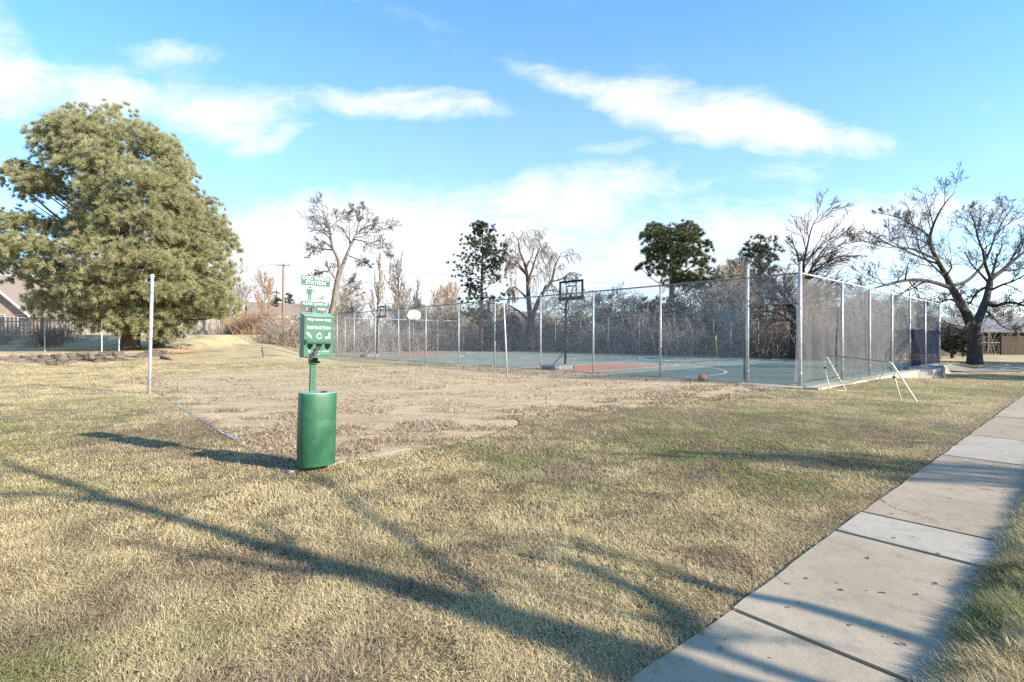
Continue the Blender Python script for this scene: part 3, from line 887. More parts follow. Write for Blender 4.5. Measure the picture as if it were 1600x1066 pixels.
# ------------------------------------------------------------------ basketball hoops
def hoop(loc, phi, label, zb, kind='frame', reach=.38, bw=1.37, bh=.80, base=True, frame=None):
    r = thing('basketball_hoop', label, 'basketball hoop', loc, phi)
    frame = frame or M['black_frame']
    m = MB()
    if kind == 'fan':
        for x in (-.28, .28):
            m.tube([(x, 0, -.1), (x, 0, zb + .2)], .045, 8)
            m.tube([(x, 0, zb - .3), (x, reach, zb + .15)], .03, 6)
    else:
        m.tube([(0, 0, .05), (0, .05, 1.4), (0, .06, zb - .35)], .05, 10)
        m.tube([(0, .06, zb - .42), (0, .12, zb - .1), (0, reach - .05, zb + .15)], .045, 8)
        m.tube([(-.1, .06, zb - .55), (-.14, reach - .04, zb + .5)], .018, 6)
        m.tube([(.1, .06, zb - .55), (.14, reach - .04, zb + .5)], .018, 6)
    m.build('pole', frame if kind != 'fan' else M['galv_dark'], r, smooth=True)
    if kind == 'fan':
        pts = [(-.35, 0), (.35, 0), (.62, .12), (.70, .36), (.60, .62), (.36, .80), (0, .86), (-.36, .80), (-.60, .62), (-.70, .36), (-.62, .12)]
        m = MB(); m.prism(pts, lambda x, y, w: (x, reach + w, zb + y), .04)
        m.build('backboard', M['white'], r)
        m = MB()
        for a, b in (((-.23, .15), (.23, .15)), ((.23, .15), (.23, .5)), ((.23, .5), (-.23, .5)), ((-.23, .5), (-.23, .15))):
            m.tube([(a[0], reach + .045, zb + a[1]), (b[0], reach + .045, zb + b[1])], .018, 4)
        m.build('target_square', M['rust'], r)
    else:
        m = MB()
        m.box((0, reach, zb + bh / 2), (bw - .1, .012, bh - .1))
        m.build('backboard', M['screen_pane'] if kind == 'frame' else M['plastic_grey'], r)
        m = MB(); w = .085
        for (cx, cz, sx, sz) in ((0, bh - w / 2, bw, w), (-bw / 2 + w / 2, (bh - w) / 2 + .03, w, bh - w - .06), (bw / 2 - w / 2, (bh - w) / 2 + .03, w, bh - w - .06)):
            m.box((cx, reach, zb + cz), (sx, .045, sz))
        m.box((0, reach, zb + .03), (bw + .05, .07, .15))
        m.build('board_frame', frame, r)
        m = MB()
        for (cx, cz, sx, sz) in ((0, .56, .62, .05), (-.285, .335, .05, .40), (.285, .335, .05, .40), (-.29, .69, .05, .1), (.29, .69, .05, .1)):
            m.box((cx, reach + .012, zb + cz * bh / .8), (sx, .02, sz))
        m.build('target_square', frame, r)
    m = MB()
    zc = zb + .15; yc = reach + .15 + .23
    m.tube([(.23 * math.cos(a), yc + .23 * math.sin(a), zc) for a in np.linspace(0, 2 * math.pi, 25)], .012, 6)
    m.box((0, reach + .08, zc - .01), (.12, .16, .03))
    m.build('rim', M['rust'] if kind != 'board' else M['galv_dark'], r)
    m = MB()
    for k in range(12):
        for sg in (1, -1):
            a0 = k / 12 * 2 * math.pi
            m.tube([((.225 - .10 * f) * math.cos(a0 + sg * f * 1.0), yc + (.225 - .10 * f) * math.sin(a0 + sg * f * 1.0), zc - .42 * f) for f in (0, .33, .66, 1)], .004, 3)
    m.build('rim_net', M['plastic_grey'], r)
    if base:
        m = MB()
        pts = [(-.42, -1.05), (.42, -1.05), (.50, -.9), (.40, .05), (.2, .22), (-.2, .22), (-.40, .05), (-.50, -.9)]
        n = len(pts)
        ring = lambda k, z: [((x) * k, -.42 + (y + .42) * k, z) for x, y in pts]
        v = ring(1, .0) + ring(1.02, .08) + ring(.93, .17) + ring(.7, .21)
        q = [(i + l * n, (i + 1) % n + l * n, (i + 1) % n + (l + 1) * n, i + (l + 1) * n) for l in range(3) for i in range(n)]
        m.add(v, quads=q, tris=[(3 * n, 3 * n + i, 3 * n + i + 1) for i in range(1, n - 1)])
        m.build('base_tank', M['plastic_grey'], r, smooth=False)
        m = MB()
        m.tube([(0, .02, .75), (.0, -.75, .19)], .02, 6)
        m.build('strut', frame, r)
        for x in (-.33, .33):
            m = MB(); m.tube([(x - .03, .24, .07), (x + .03, .24, .07)], .07, 12)
            m.build('wheel', M['plastic_grey'], r)
    return r


PH = math.atan2(-SV[0], SV[1])
hoop(ts(9.6, 1.15, .01), PH, 'portable hoop with black framed clear backboard and grey base nearest the near fence', 2.98)
hoop(ts(28.6, 1.9, .01), PH, 'portable framed clear hoop by the left part of the near fence', 2.82)
hoop(ts(35.3, 8.5, .0), math.atan2(-.658, -.753), 'white fan shaped backboard on twin poles at the left court end', 3.0, 'fan', .6, base=False)
hoop(ts(10.3, 17.6, .01), PH + math.pi, 'low grey backboard hoop across the court in front of the far fence', 2.40, 'board', .3, 1.15, .74, base=False, frame=M['galv_dark'])

# ball
b0 = gp(1097, 596)
rt = thing('basketball', 'worn orange brown basketball lying beside the near fence', 'ball', b0 + Vector((0, 0, .115)))
m = MB()
th, ph = np.meshgrid(np.linspace(0, np.pi, 17), np.linspace(0, 2 * np.pi, 32, endpoint=False), indexing='ij')
V = np.stack([np.sin(th) * np.cos(ph), np.sin(th) * np.sin(ph), np.cos(th)], -1).reshape(-1, 3) * .12
ii = np.arange(16)[:, None] * 32; jj = np.arange(32)[None]
m.add(V, quads=np.stack([ii + jj, ii + 32 + jj, ii + 32 + (jj + 1) % 32, ii + (jj + 1) % 32], -1).reshape(-1, 4))
m.build('ball_shell', M['ball'], rt, smooth=True)
m = MB()
for ax in range(3):
    pts = []
    for a in np.linspace(0, 2 * math.pi, 33):
        c, s_ = math.cos(a) * .1195, math.sin(a) * .1195
        pts.append([(c, s_, 0), (c, 0, s_), (0, c, s_)][ax])
    m.tube(pts, .003, 4)
m.build('ball_seam', M['black'], rt)
rt.rotation_euler = (.4, .3, .2)

# ------------------------------------------------------------------ poles on the dirt court
def net_pole(px0, py0, px1, py1, label, r, cap):
    b = gp(px0, py0)
    top = P(px1, py1, b.y + .05)
    t = thing('net_pole', label, 'pole', b)
    m = MB(); d = top - b
    m.tube([b - Vector((0, 0, .2)), b + d * .5, top], [r, r, r], 10)
    m.build('pole_shaft', M['galv'], t, b, True)
    m = MB(); m.tube([top - d * .01, top + d * .004, top + d * .012], [r * 1.15, r * 1.15, r * .6], 10)
    m.build('pole_cap', cap, t, b)
    for f in (.12, .55, .86):
        q = b + d * f
        m = MB()
        m.tube([q - Vector((r * 1.2, 0, 0)), q - Vector((r * 2.4, 0, 0))], .008, 5)
        m.tube([q - d * .004, q + d * .004], r * 1.12, 8)
        m.build('net_hook', M['galv_dark'], t, b)


net_pole(233, 616, 238, 431, 'tall grey steel net pole at the left corner of the dirt court', .035, M['pvc'])
net_pole(793, 590, 787, 473, 'thin leaning net pole on the dirt in front of the near fence', .026, M['galv'])

# ------------------------------------------------------------------ small goal
def goal():
    lf, lb = gp(1296, 610), gp(1322, 611)
    rf, rb = gp(1408, 628), gp(1433, 629)
    tl = P(1291, 556, (lf.y + lb.y) / 2); tr = P(1389, 566, (rf.y + rb.y) / 2)
    jl, jr = P(1289, 575, lf.y), P(1397, 589, rf.y)
    b = (lf + rf) / 2
    g = thing('football_goal', 'small white pipe goal with yellowed net leaning by the right fence', 'goal', b)
    r = .017
    m = MB(); m.tube([lb, tl], r, 8); m.build('goal_leg', M['pvc'], g, b, True)
    m = MB(); m.tube([lf, jl, jl + (tl - jl) * .45 + Vector((-.0, .03, .03))], r, 8); m.build('goal_leg', M['pvc'], g, b, True)
    m = MB(); e = P(1400, 578, rb.y); m.tube([rb, e, P(1395, 570, rb.y), tr], r, 8); m.build('goal_leg', M['pvc'], g, b, True)
    m = MB(); m.tube([rf, jr, e], r, 8); m.build('goal_leg', M['pvc'], g, b, True)
    for e0, e1 in ((rf, rb), (lf, lb)):
        m = MB(); m.tube([e0, e1], r, 8); m.build('base_bar', M['pvc'], g, b, True)
    m = MB(); m.tube([tl, (tl + tr) / 2 + Vector((0, 0, .02)), tr], r * .9, 8); m.build('crossbar', M['rust'], g, b, True)
    for q in (jl, jr):
        m = MB(); m.tube([q - Vector((0, 0, .025)), q + Vector((0, 0, .025))], .028, 8); m.build('pipe_joint', M['black'], g, b)
    m = MB(); n = 26
    for i in range(n + 1):
        f = i / n
        a = tl.lerp(tr, f); c = lf.lerp(rf, f) + Vector((-.45, .12, .0))
        c.z = .30 + .10 * math.sin(f * 9)
        mid = a.lerp(c, .5) + Vector((.03 * math.sin(i * 1.7), .02, -.05))
        m.tube([a, a.lerp(mid, .5) + Vector((0, 0, -.01)), mid, c], .0065, 3)
    for k in range(1, 7):
        f = k / 7
        pts = []
        for i in range(13):
            u = i / 12; a = tl.lerp(tr, u); c = lf.lerp(rf, u) + Vector((-.45, .12, .0)); c.z = .30 + .10 * math.sin(u * 9)
            q = a.lerp(c, f); q.z -= .05 * math.sin(f * 3.14) + .015 * math.sin(u * 23 + k)
            pts.append(q)
        m.tube(pts, .0065, 3)
    m.build('goal_net', M['cord'], g, b)


goal()

# ------------------------------------------------------------------ dog waste station
def text_mesh(body, size, x, z, y, mt, parent, name, bold=0., width=None):
    cu = bpy.data.curves.new(name, 'FONT')
    cu.body = body; cu.size = size; cu.align_x = 'CENTER'; cu.align_y = 'CENTER'; cu.extrude = .0004; cu.offset = bold; cu.resolution_u = 3
    cu.space_line = .82
    o = bpy.data.objects.new(name, cu); COL.objects.link(o)
    dg = bpy.context.evaluated_depsgraph_get()
    me = bpy.data.meshes.new_from_object(o.evaluated_get(dg))
    bpy.data.objects.remove(o)
    n = len(me.vertices); co = np.zeros(n * 3, np.float32); me.vertices.foreach_get('co', co); co = co.reshape(-1, 3)
    kx = 1.
    if width:
        kx = width / max(1e-6, co[:, 0].max() - co[:, 0].min())
    co = np.stack([co[:, 0] * kx + x, -co[:, 2] + y, co[:, 1] + z], -1)
    me.vertices.foreach_set('co', co.astype(np.float32).ravel()); me.update()
    me.materials.clear(); me.materials.append(mt)
    return link(name, me, parent)


def rrect(w, h, r, n=5):
    pts = []
    for cx, cy, a0 in ((w / 2 - r, h / 2 - r, 0), (-w / 2 + r, h / 2 - r, 90), (-w / 2 + r, -h / 2 + r, 180), (w / 2 - r, -h / 2 + r, 270)):
        for k in range(n + 1):
            a = R(a0 + 90 * k / n); pts.append((cx + r * math.cos(a), cy + r * math.sin(a)))
    return pts


def perforated():
    m = bpy.data.materials.new('perforated_green_steel'); m.use_nodes = True
    T = NT(m.node_tree)
    uv = T.n('ShaderNodeUVMap').outputs[0]
    sp = T.n('ShaderNodeSeparateXYZ', {0: uv})
    cell = .0165
    v = T.m('DIVIDE', sp.outputs[1], cell * .87)
    row = T.m('FLOOR', v)
    u = T.m('ADD', T.m('DIVIDE', sp.outputs[0], cell), T.m('MULTIPLY', T.m('MODULO', row, 2.), .5))
    fu = T.m('SUBTRACT', T.m('FRACT', u), .5); fv = T.m('SUBTRACT', T.m('FRACT', v), .5)
    d = T.m('SQRT', T.m('ADD', T.m('MULTIPLY', fu, fu), T.m('MULTIPLY', fv, fv)))
    hole = T.rng(d, .30, .22)
    z = sp.outputs[1]
    band = T.m('MULTIPLY', T.rng(z, .030, .034), T.rng(z, .680, .676))
    plain = T.m('SUBTRACT', 1., T.m('MULTIPLY', T.rng(z, .385, .389), T.rng(z, .449, .445)))
    hole = T.m('MULTIPLY', hole, T.m('MULTIPLY', band, plain))
    tc = T.n('ShaderNodeTexCoord').outputs['Object']
    nz = T.noise(tc, 9, 5, .6).outputs[0]
    col = T.mix(T.rng(nz, .3, .7), (.015, .088, .042), (.026, .118, .060))
    col = T.mix(hole, col, (.008, .045, .022))
    b = T.n('ShaderNodeBsdfPrincipled', {'Base Color': col, 'Roughness': .42, 'Specular IOR Level': .4})
    bp = T.n('ShaderNodeBump', {'Strength': .5, 'Distance': .002, 'Height': T.m('SUBTRACT', 1., hole)})
    T.t.links.new(bp.outputs[0], b.inputs['Normal'])
    out = T.n('ShaderNodeOutputMaterial'); T.t.links.new(b.outputs[0], out.inputs[0])
    return m


def station():
    b = gp(485, 731)
    st = thing('dog_waste_station', 'green dog waste station with sign, bag dispenser and perforated bin', 'waste station', b, math.asin(.658))
    st.rotation_euler = (0, R(1.4), math.asin(.658))
    # post: U section with punched holes
    m = MB()
    m.box((0, .018, .80), (.052, .006, 1.9)); m.box((-.024, -.0, .80), (.006, .03, 1.9)); m.box((.024, -.0, .80), (.006, .03, 1.9))
    m.box((0, -.016, .80), (.054, .004, 1.9))
    m.build('post', M['green_faded'], st)
    for k in range(14):
        m = MB(); m.tube([(0, -.0185, .80 + k * .052), (0, -.0192, .80 + k * .052)], .0055, 8)
        m.build('post_hole', M['green_dark'], st)
    m = MB(); m.box((0, -.004, 1.075), (.075, .06, .07)); m.tube([(.04, -.03, 1.06), (.055, -.03, 1.06)], .012, 6); m.build('clamp', M['green_dark'], st)
    m = MB(); m.box((0, 0, .02), (.062, .05, .16)); m.build('post_foot', M['green_dark'], st)
    # bin
    cy = -.150; n = 64
    ang = np.arange(n) / n * 2 * np.pi
    ex = 2.7
    sx = np.sign(np.cos(ang)) * np.abs(np.cos(ang)) ** (2 / ex) * .178
    sy = np.sign(np.sin(ang)) * np.abs(np.sin(ang)) ** (2 / ex) * .128
    zs = [.055, .06, .40, .755, .762]
    V = np.concatenate([np.stack([sx * k, sy * k + cy, np.full(n, z)], -1) for z, k in zip(zs, (.985, 1, 1.004, 1, .985))])
    m = MB()
    q = [(l * n + i, l * n + (i + 1) % n, (l + 1) * n + (i + 1) % n, (l + 1) * n + i) for l in range(4) for i in range(n)]
    m.add(V, quads=q)
    bo = m.build('bin_body', perforated(), st, smooth=True)
    per = np.concatenate([[0], np.cumsum(np.hypot(np.diff(np.r_[sx, sx[0]]), np.diff(np.r_[sy, sy[0]])))])
    uvl = bo.data.uv_layers.new(name='UVMap')
    for p in bo.data.polygons:
        vs = [bo.data.loops[li].vertex_index for li in p.loop_indices]
        wrap = any(v % n == n - 1 for v in vs) and any(v % n == 0 for v in vs)
        for li in p.loop_indices:
            vi = bo.data.loops[li].vertex_index; i = vi % n
            uvl.data[li].uv = (per[n] if (wrap and i == 0) else per[i], V[vi, 2] - .055)
    m = MB()
    k = .97
    lid = [(sx[i] * k, sy[i] * k + cy, .757) for i in range(n)] + [(sx[i] * .93, sy[i] * .93 + cy, .768) for i in range(n)]
    m.add(lid, quads=[(i, (i + 1) % n, n + (i + 1) % n, n + i) for i in range(n)], tris=[(n, n + i, n + i + 1) for i in range(1, n - 1)])
    m.build('bin_lid', M['lid'], st, smooth=False)
    m = MB(); m.box((.035, cy - .07, .773), (.05, .025, .012)); m.build('lid_latch', M['black'], st)
    m = MB(); m.add([(sx[i] * .975, sy[i] * .975 + cy, .058) for i in range(n)], tris=[(0, i + 1, i) for i in range(1, n - 1)]); m.build('bin_floor', M['green_dark'], st)
    for zz in (.2, .62):
        m = MB(); m.box((0, -.021, zz), (.10, .006, .05)); m.build('bin_bracket', M['green_dark'], st)
    # dispenser
    w, d, z0, z1 = .288, .125, 1.108, 1.535
    yf = -.022 - d
    m = MB()
    prof = [(-.022, z0), (yf, z0), (yf, z1 - .02), (-.022, z1 + .02)]
    v = [(x, y, z) for x in (-w / 2, w / 2) for y, z in prof]
    m.add(v, quads=[(0, 1, 5, 4), (1, 2, 6, 5), (2, 3, 7, 6), (3, 0, 4, 7), (0, 3, 2, 1), (4, 5, 6, 7)])
    m.build('dispenser_box', M['green_faded'], st)
    m = MB(); m.add([(x, y, z) for x in (-w / 2 - .004, w / 2 + .004) for y, z in ((-.018, z1 + .021), (yf - .008, z1 - .019), (yf - .008, z1 - .012), (-.018, z1 + .028))],
                    quads=[(0, 1, 5, 4), (1, 2, 6, 5), (2, 3, 7, 6), (3, 0, 4, 7), (0, 3, 2, 1), (4, 5, 6, 7)])
    m.build('dispenser_lid', M['lid'], st)
    y = yf - .0015
    text_mesh('dog waste bags', .036, 0, 1.488, y, M['white'], st, 'dispenser_lettering', .0004, .235)
    text_mesh('INSTRUCTION', .042, 0, 1.405, y, M['white'], st, 'dispenser_lettering', .0006, .235)
    text_mesh('Fits any Bin or Bag', .03, .01, 1.168, y, M['white'], st, 'dispenser_lettering', .0002, .235) if False else None
    # faded small print: thin bars of unreadable print
    m = MB()
    for (cx, cz, ww, hh) in ((-.092, 1.176, .030, .020), (-.052, 1.168, .03, .008), (0, 1.170, .05, .010), (.07, 1.174, .075, .016), (.0, 1.154, .22, .006), (-.01, 1.140, .05, .008)):
        m.box((cx, y, cz), (ww, .0012, hh))
    m.build('small_print', M['lid'], st)
    # three pictograms
    m = MB(); pl = lambda dx, dz: (lambda X, Z, W: (X + dx, y - W, Z + dz))
    m.prism([(-.028, .028), (-.018, .032), (.0, .018), (.020, -.010), (.026, -.030), (.012, -.026), (-.016, .0), (-.028, .016)], pl(-.095, 1.330), .001)
    m.build('pictogram', M['white'], st)
    m = MB()
    m.tube([(.024 * math.cos(a), y - .0005, 1.322 + .024 * math.sin(a)) for a in np.linspace(0, 2 * math.pi, 17)], .0055, 4)
    m.tube([(0.004, y - .0005, 1.346), (.0, y - .0005, 1.358), (.009, y - .0005, 1.362)], .005, 4)
    m.build('pictogram', M['white'], st)
    m = MB()
    m.prism([(.006, .034), (.022, .036), (.024, -.03), (.008, -.03)], pl(.088, 1.328), .001)
    m.prism([(-.030, -.012), (-.004, -.004), (-.002, -.03), (-.026, -.03)], pl(.088, 1.328), .001)
    m.build('pictogram', M['white'], st)
    # slot bar, three bag tabs and the pulled strip
    m = MB(); m.box((0, yf - .006, 1.258), (.262, .012, .020)); m.tube([(-.125, yf - .008, 1.285), (-.135, yf - .014, 1.245)], .014, 6)
    m.build('slot_bar', M['green_dark'], st)
    for cx in (-.085, .002, .088):
        m = MB(); m.prism([(-.027, .0), (0, -.036), (.027, .0), (.018, .03), (-.018, .03)], pl(cx, 1.226), .008)
        m.build('bag_slot', M['black'], st)
    m = MB()
    V = []
    for i in range(10):
        f = i / 9; cx = .008 - .105 * f - .01 * math.sin(f * 9); cz = 1.225 - .125 * f; ww = .012 + .02 * f
        V += [(cx - ww, yf - .014 - .006 * math.sin(f * 8), cz + .3 * ww), (cx, yf - .022 - .008 * math.sin(f * 11), cz), (cx + ww, yf - .014, cz - .5 * ww)]
    m.add(V, quads=[(i * 3 + k, i * 3 + k + 1, i * 3 + k + 4, i * 3 + k + 3) for i in range(9) for k in range(2)])
    m.build('bag_strip', M['bag'], st)
    # sign
    sw, sh, zc = .288, .322, 1.775
    ys = -.022
    m = MB(); m.prism(rrect(sw, sh, .018), lambda x, z, ww: (x, ys - ww, z + zc), .003)
    m.build('sign_panel', M['green_sign'], st)
    m = MB(); m.box((0, ys - .0042, zc - .022), (sw - .004, .0016, .158)); m.build('sign_field', M['sign_white'], st)
    yt = ys - .0042
    text_mesh('DOG WASTE', .048, 0, zc + .132, yt, M['white'], st, 'sign_lettering', .0008, .262)
    text_mesh('STATION', .046, 0, zc + .088, yt, M['white'], st, 'sign_lettering', .0008, .20)
    text_mesh('PLEASE CLEAN UP', .034, 0, zc - .126, yt, M['white'], st, 'sign_lettering', .0003, .25)
    yp = ys - .0055
    pq = lambda X, Z, W: (X * .95, yp - W, Z * .80 + zc - .010)
    m = MB()
    m.prism([(-.062 + .0165 * math.cos(a), .062 + .0145 * math.sin(a)) for a in np.linspace(0, 2 * math.pi, 16, endpoint=False)], pq, .001)
    m.prism([(-.085, .040), (-.036, .040), (-.042, -.030), (-.082, -.030)], pq, .001)
    m.prism([(-.098, .034), (-.085, .040), (-.085, -.028), (-.097, -.028)], pq, .001)
    m.prism([(-.081, -.030), (-.064, -.030), (-.065, -.106), (-.081, -.106)], pq, .001)
    m.prism([(-.060, -.030), (-.043, -.030), (-.044, -.106), (-.059, -.106)], pq, .001)
    m.prism([(-.036, .040), (-.028, .030), (-.012, .004), (-.020, -.002), (-.040, .022)], pq, .001)
    m.prism([(-.020, -.002), (-.012, .006), (.024, -.008), (.014, -.014)], pq, .001)
    m.build('sign_figure', M['green_sign'], st)
    m = MB()
    m.prism([(.030, -.062), (.078, -.060), (.080, -.078), (.034, -.080)], pq, .001)
    m.prism([(.030, -.062), (.022, -.050), (.027, -.050), (.036, -.064)], pq, .001)
    m.prism([(.034, -.078), (.042, -.078), (.037, -.104), (.030, -.104)], pq, .001)
    m.prism([(.070, -.076), (.080, -.076), (.086, -.104), (.078, -.104)], pq, .001)
    m.prism([(.068, -.062), (.080, -.062), (.084, -.048), (.074, -.044)], pq, .001)
    m.prism([(.070, -.050), (.074, -.030), (.086, -.040), (.100, -.050), (.096, -.058), (.078, -.058)], pq, .001)
    m.build('sign_figure', M['green_sign'], st)
    for zz in (.152, -.152):
        m = MB(); m.tube([(0, ys - .003, zc + zz), (0, ys - .008, zc + zz)], .005, 8)
        m.build('bolt', M['galv'], st)


station()

# ------------------------------------------------------------------ bare trees
class Par:
    def __init__(s, kids, ratio, ang, gnarl, trop, rr=.55, tw=.008, lo=.25, segs=(8, 6, 5, 4, 3), jit=.35, level=None):
        s.kids, s.ratio, s.ang, s.gnarl, s.trop, s.rr, s.tw, s.lo, s.segs, s.jit = kids, ratio, ang, gnarl, trop, rr, tw, lo, segs, jit


def perp(d, rnd):
    while True:
        v = Vector((rnd.uniform(-1, 1), rnd.uniform(-1, 1), rnd.uniform(-1, 1)))
        c = v - d * v.dot(d)
        if c.length > .15: return c.normalized()


def spawn(tb, cb, pts, rads, L, lvl, pr, rnd, tip=.55):
    """side branches along a limb"""
    n = pr.kids[lvl] if lvl < len(pr.kids) else 0
    k = len(pts)
    for j in range(n):
        f = pr.lo + (1 - pr.lo) * ((j + rnd.random()) / n)
        x = f * (k - 1); i = min(int(x), k - 2); u = x - i
        p = pts[i].lerp(pts[i + 1], u); r = rads[i] * (1 - u) + rads[i + 1] * u
        d = (pts[i + 1] - pts[i]).normalized()
        a = R(pr.ang * rnd.uniform(.65, 1.3)) * (1.1 - .35 * f)
        nd = (d * math.cos(a) + perp(d, rnd) * math.sin(a)).normalized()
        l2 = L * pr.ratio * (1.15 - tip * f) * rnd.uniform(1 - pr.jit, 1 + pr.jit)
        grow(tb, cb, p, nd, l2, max(pr.tw, r * pr.rr * rnd.uniform(.8, 1.1)), lvl + 1, pr, rnd)


def grow(tb, cb, p, d, L, r, lvl, pr, rnd):
    k = pr.segs[min(lvl, len(pr.segs) - 1)]
    pts, rads = [p.copy()], [r]
    last = lvl >= len(pr.kids)
    end = pr.tw * .6 if last else max(pr.tw, r * .32)
    g = pr.gnarl * (.6 + .4 * lvl)
    tp = pr.trop[min(lvl, len(pr.trop) - 1)]
    for i in range(k):
        d = (d + Vector((rnd.gauss(0, g), rnd.gauss(0, g), rnd.gauss(0, g) + tp))).normalized()
        p = p + d * (L / k)
        pts.append(p.copy()); rads.append(r + (end - r) * ((i + 1) / k) ** .85)
    (tb if lvl <= 0 else cb).tube(pts, rads, (9, 6, 4, 3, 3)[min(lvl, 4)], rnd.random())
    if not last: spawn(tb, cb, pts, rads, L, lvl, pr, rnd)


def smooth_line(pts, n=3):
    """Catmull-Rom through the points"""
    out = []
    q = [pts[0]] + list(pts) + [pts[-1]]
    for i in range(1, len(q) - 2):
        for k in range(n):
            t = k / n
            out.append(.5 * ((2 * q[i]) + (q[i + 1] - q[i - 1]) * t + (2 * q[i - 1] - 5 * q[i] + 4 * q[i + 1] - q[i + 2]) * t * t + (3 * q[i] - q[i - 1] - 3 * q[i + 1] + q[i + 2]) * t ** 3))
    out.append(q[-2])
    return out


def limb_tree(name, label, base, trunk, limbs, Y, pr, mb_, mt, seed, cat='tree', lvl=0, scale=1.):
    """trunk and limbs as [(px, py, radius, depth offset), ...]; twigs grow along the limbs"""
    rnd = random.Random(seed)
    o = thing(name, label, cat, base)
    tb, cb = MB(), MB()
    def conv(lst):
        pts = [P(a[0], a[1], Y + a[3]) for a in lst]
        out = smooth_line(pts, 3)
        rr = np.interp(np.linspace(0, len(lst) - 1, len(out)), range(len(lst)), [a[2] for a in lst])
        return out, list(rr)
    tp, tr = conv(trunk)
    tp = [base - Vector((0, 0, .25))] + tp
    tr = [tr[0] * 1.25] + tr
    tb.tube(tp, tr, 12, .5)
    for lb in limbs:
        lv = lvl
        if isinstance(lb, tuple): lv, lb = lb
        pts, rr = conv(lb)
        tb.tube(pts, rr, 8, .5)
        L = sum((b - a).length for a, b in zip(pts[:-1], pts[1:]))
        spawn(tb, cb, pts, rr, L * scale, lv, pr, rnd, .74)
    tb.build('trunk', mb_, o, base, True)
    cb.build('crown', mt, o, base)
    return o


PR_OAK = Par([9, 7, 5, 3], .52, 46, .09, (0.02, .05, .06), tw=.0085)
PR_COTTON = Par([11, 7, 4, 2], .56, 52, .11, (.03, .03, .05), tw=.0125)
PR_WILLOW = Par([10, 8, 5], .58, 42, .09, (.0, -.10, -.36), tw=.018, segs=(8, 7, 7, 6))
PR_SWEEP = Par([10, 7, 5], .54, 30, .06, (.03, -.02, -.02), tw=.013, lo=.1)

# the big bare tree on the right beyond the court
Yb = 27.2
bb = gp(1523, 569)
Yb = bb.y
limb_tree('bare_tree', 'big dark bare tree with a forked thick trunk at the right beyond the court', bb,
          [(1523, 569, 0.370, 0), (1523, 548, 0.318, 0), (1522, 520, 0.296, 0), (1520, 506, 0.326, 0)],
          [[(1519, 510, 0.252, 0), (1508, 487, 0.207, -.2), (1497, 466, 0.185, -.4), (1486, 448, 0.163, -.6), (1478, 430, 0.126, -.7), (1468, 413, 0.104, -1), (1458, 393, 0.089, -1.2), (1453, 376, 0.074, -1.4), (1456, 359, 0.059, -1.4), (1464, 339, 0.044, -1.7), (1478, 316, 0.026, -2), (1492, 301, 0.015, -2)],
           [(1524, 508, 0.244, 0), (1533, 489, 0.200, .4), (1541, 468, 0.178, .7), (1546, 446, 0.163, 1), (1549, 435, 0.148, 1), (1566, 423, 0.104, 1.2), (1586, 405, 0.081, 1.6), (1604, 391, 0.059, 2), (1625, 372, 0.037, 2.4)],
           [(1483, 449, 0.111, -.6), (1462, 442, 0.096, -1.3), (1440, 438, 0.085, -2), (1416, 438, 0.074, -2.6), (1394, 443, 0.059, -3), (1368, 450, 0.037, -3.6), (1340, 462, 0.015, -4)],
           [(1463, 405, 0.067, -1.1), (1446, 398, 0.059, -1.8), (1425, 389, 0.048, -2.4), (1400, 386, 0.037, -3), (1375, 374, 0.026, -3.5), (1352, 362, 0.015, -4)],
           [(1455, 372, 0.059, -1.4), (1438, 359, 0.044, -1), (1418, 348, 0.033, -.6), (1400, 339, 0.022, 0), (1372, 333, 0.013, .3)],
           [(1487, 447, 0.096, -.5), (1505, 442, 0.085, 0), (1520, 432, 0.077, .6), (1536, 413, 0.067, 1.2), (1547, 391, 0.052, 1.6), (1556, 368, 0.040, 2), (1568, 344, 0.030, 2.4), (1586, 320, 0.015, 2.8)],
           [(1548, 435, 0.096, 1), (1540, 415, 0.074, .6), (1536, 393, 0.059, .2), (1528, 372, 0.044, -.2), (1522, 346, 0.030, -.6), (1512, 327, 0.015, -1)],
           [(1541, 475, 0.111, .7), (1556, 478, 0.089, .4), (1574, 473, 0.074, 0), (1592, 475, 0.059, -.4), (1612, 485, 0.037, -.8), (1625, 501, 0.015, -1)],
           [(1566, 423, 0.067, 1.2), (1584, 422, 0.052, 1.4), (1604, 419, 0.037, 1.6), (1630, 425, 0.015, 1.8)],
           [(1508, 487, 0.074, -.2), (1496, 473, 0.052, -1), (1480, 468, 0.037, -1.6), (1460, 475, 0.022, -2)],
           [(1515, 501, 0.089, 0), (1508, 513, 0.067, -.8), (1495, 522, 0.044, -1.4), (1482, 524, 0.022, -1.9)],
           [(1535, 482, 0.074, .4), (1550, 494, 0.052, 1.2), (1566, 510, 0.037, 1.8), (1590, 520, 0.018, 2.2)],
           [(1540, 449, 0.067, 1), (1524, 460, 0.052, 1.6), (1516, 475, 0.037, 2)]],
          Yb, PR_OAK, M['bark_dark'], M['twig_dark'], 5, scale=.58)

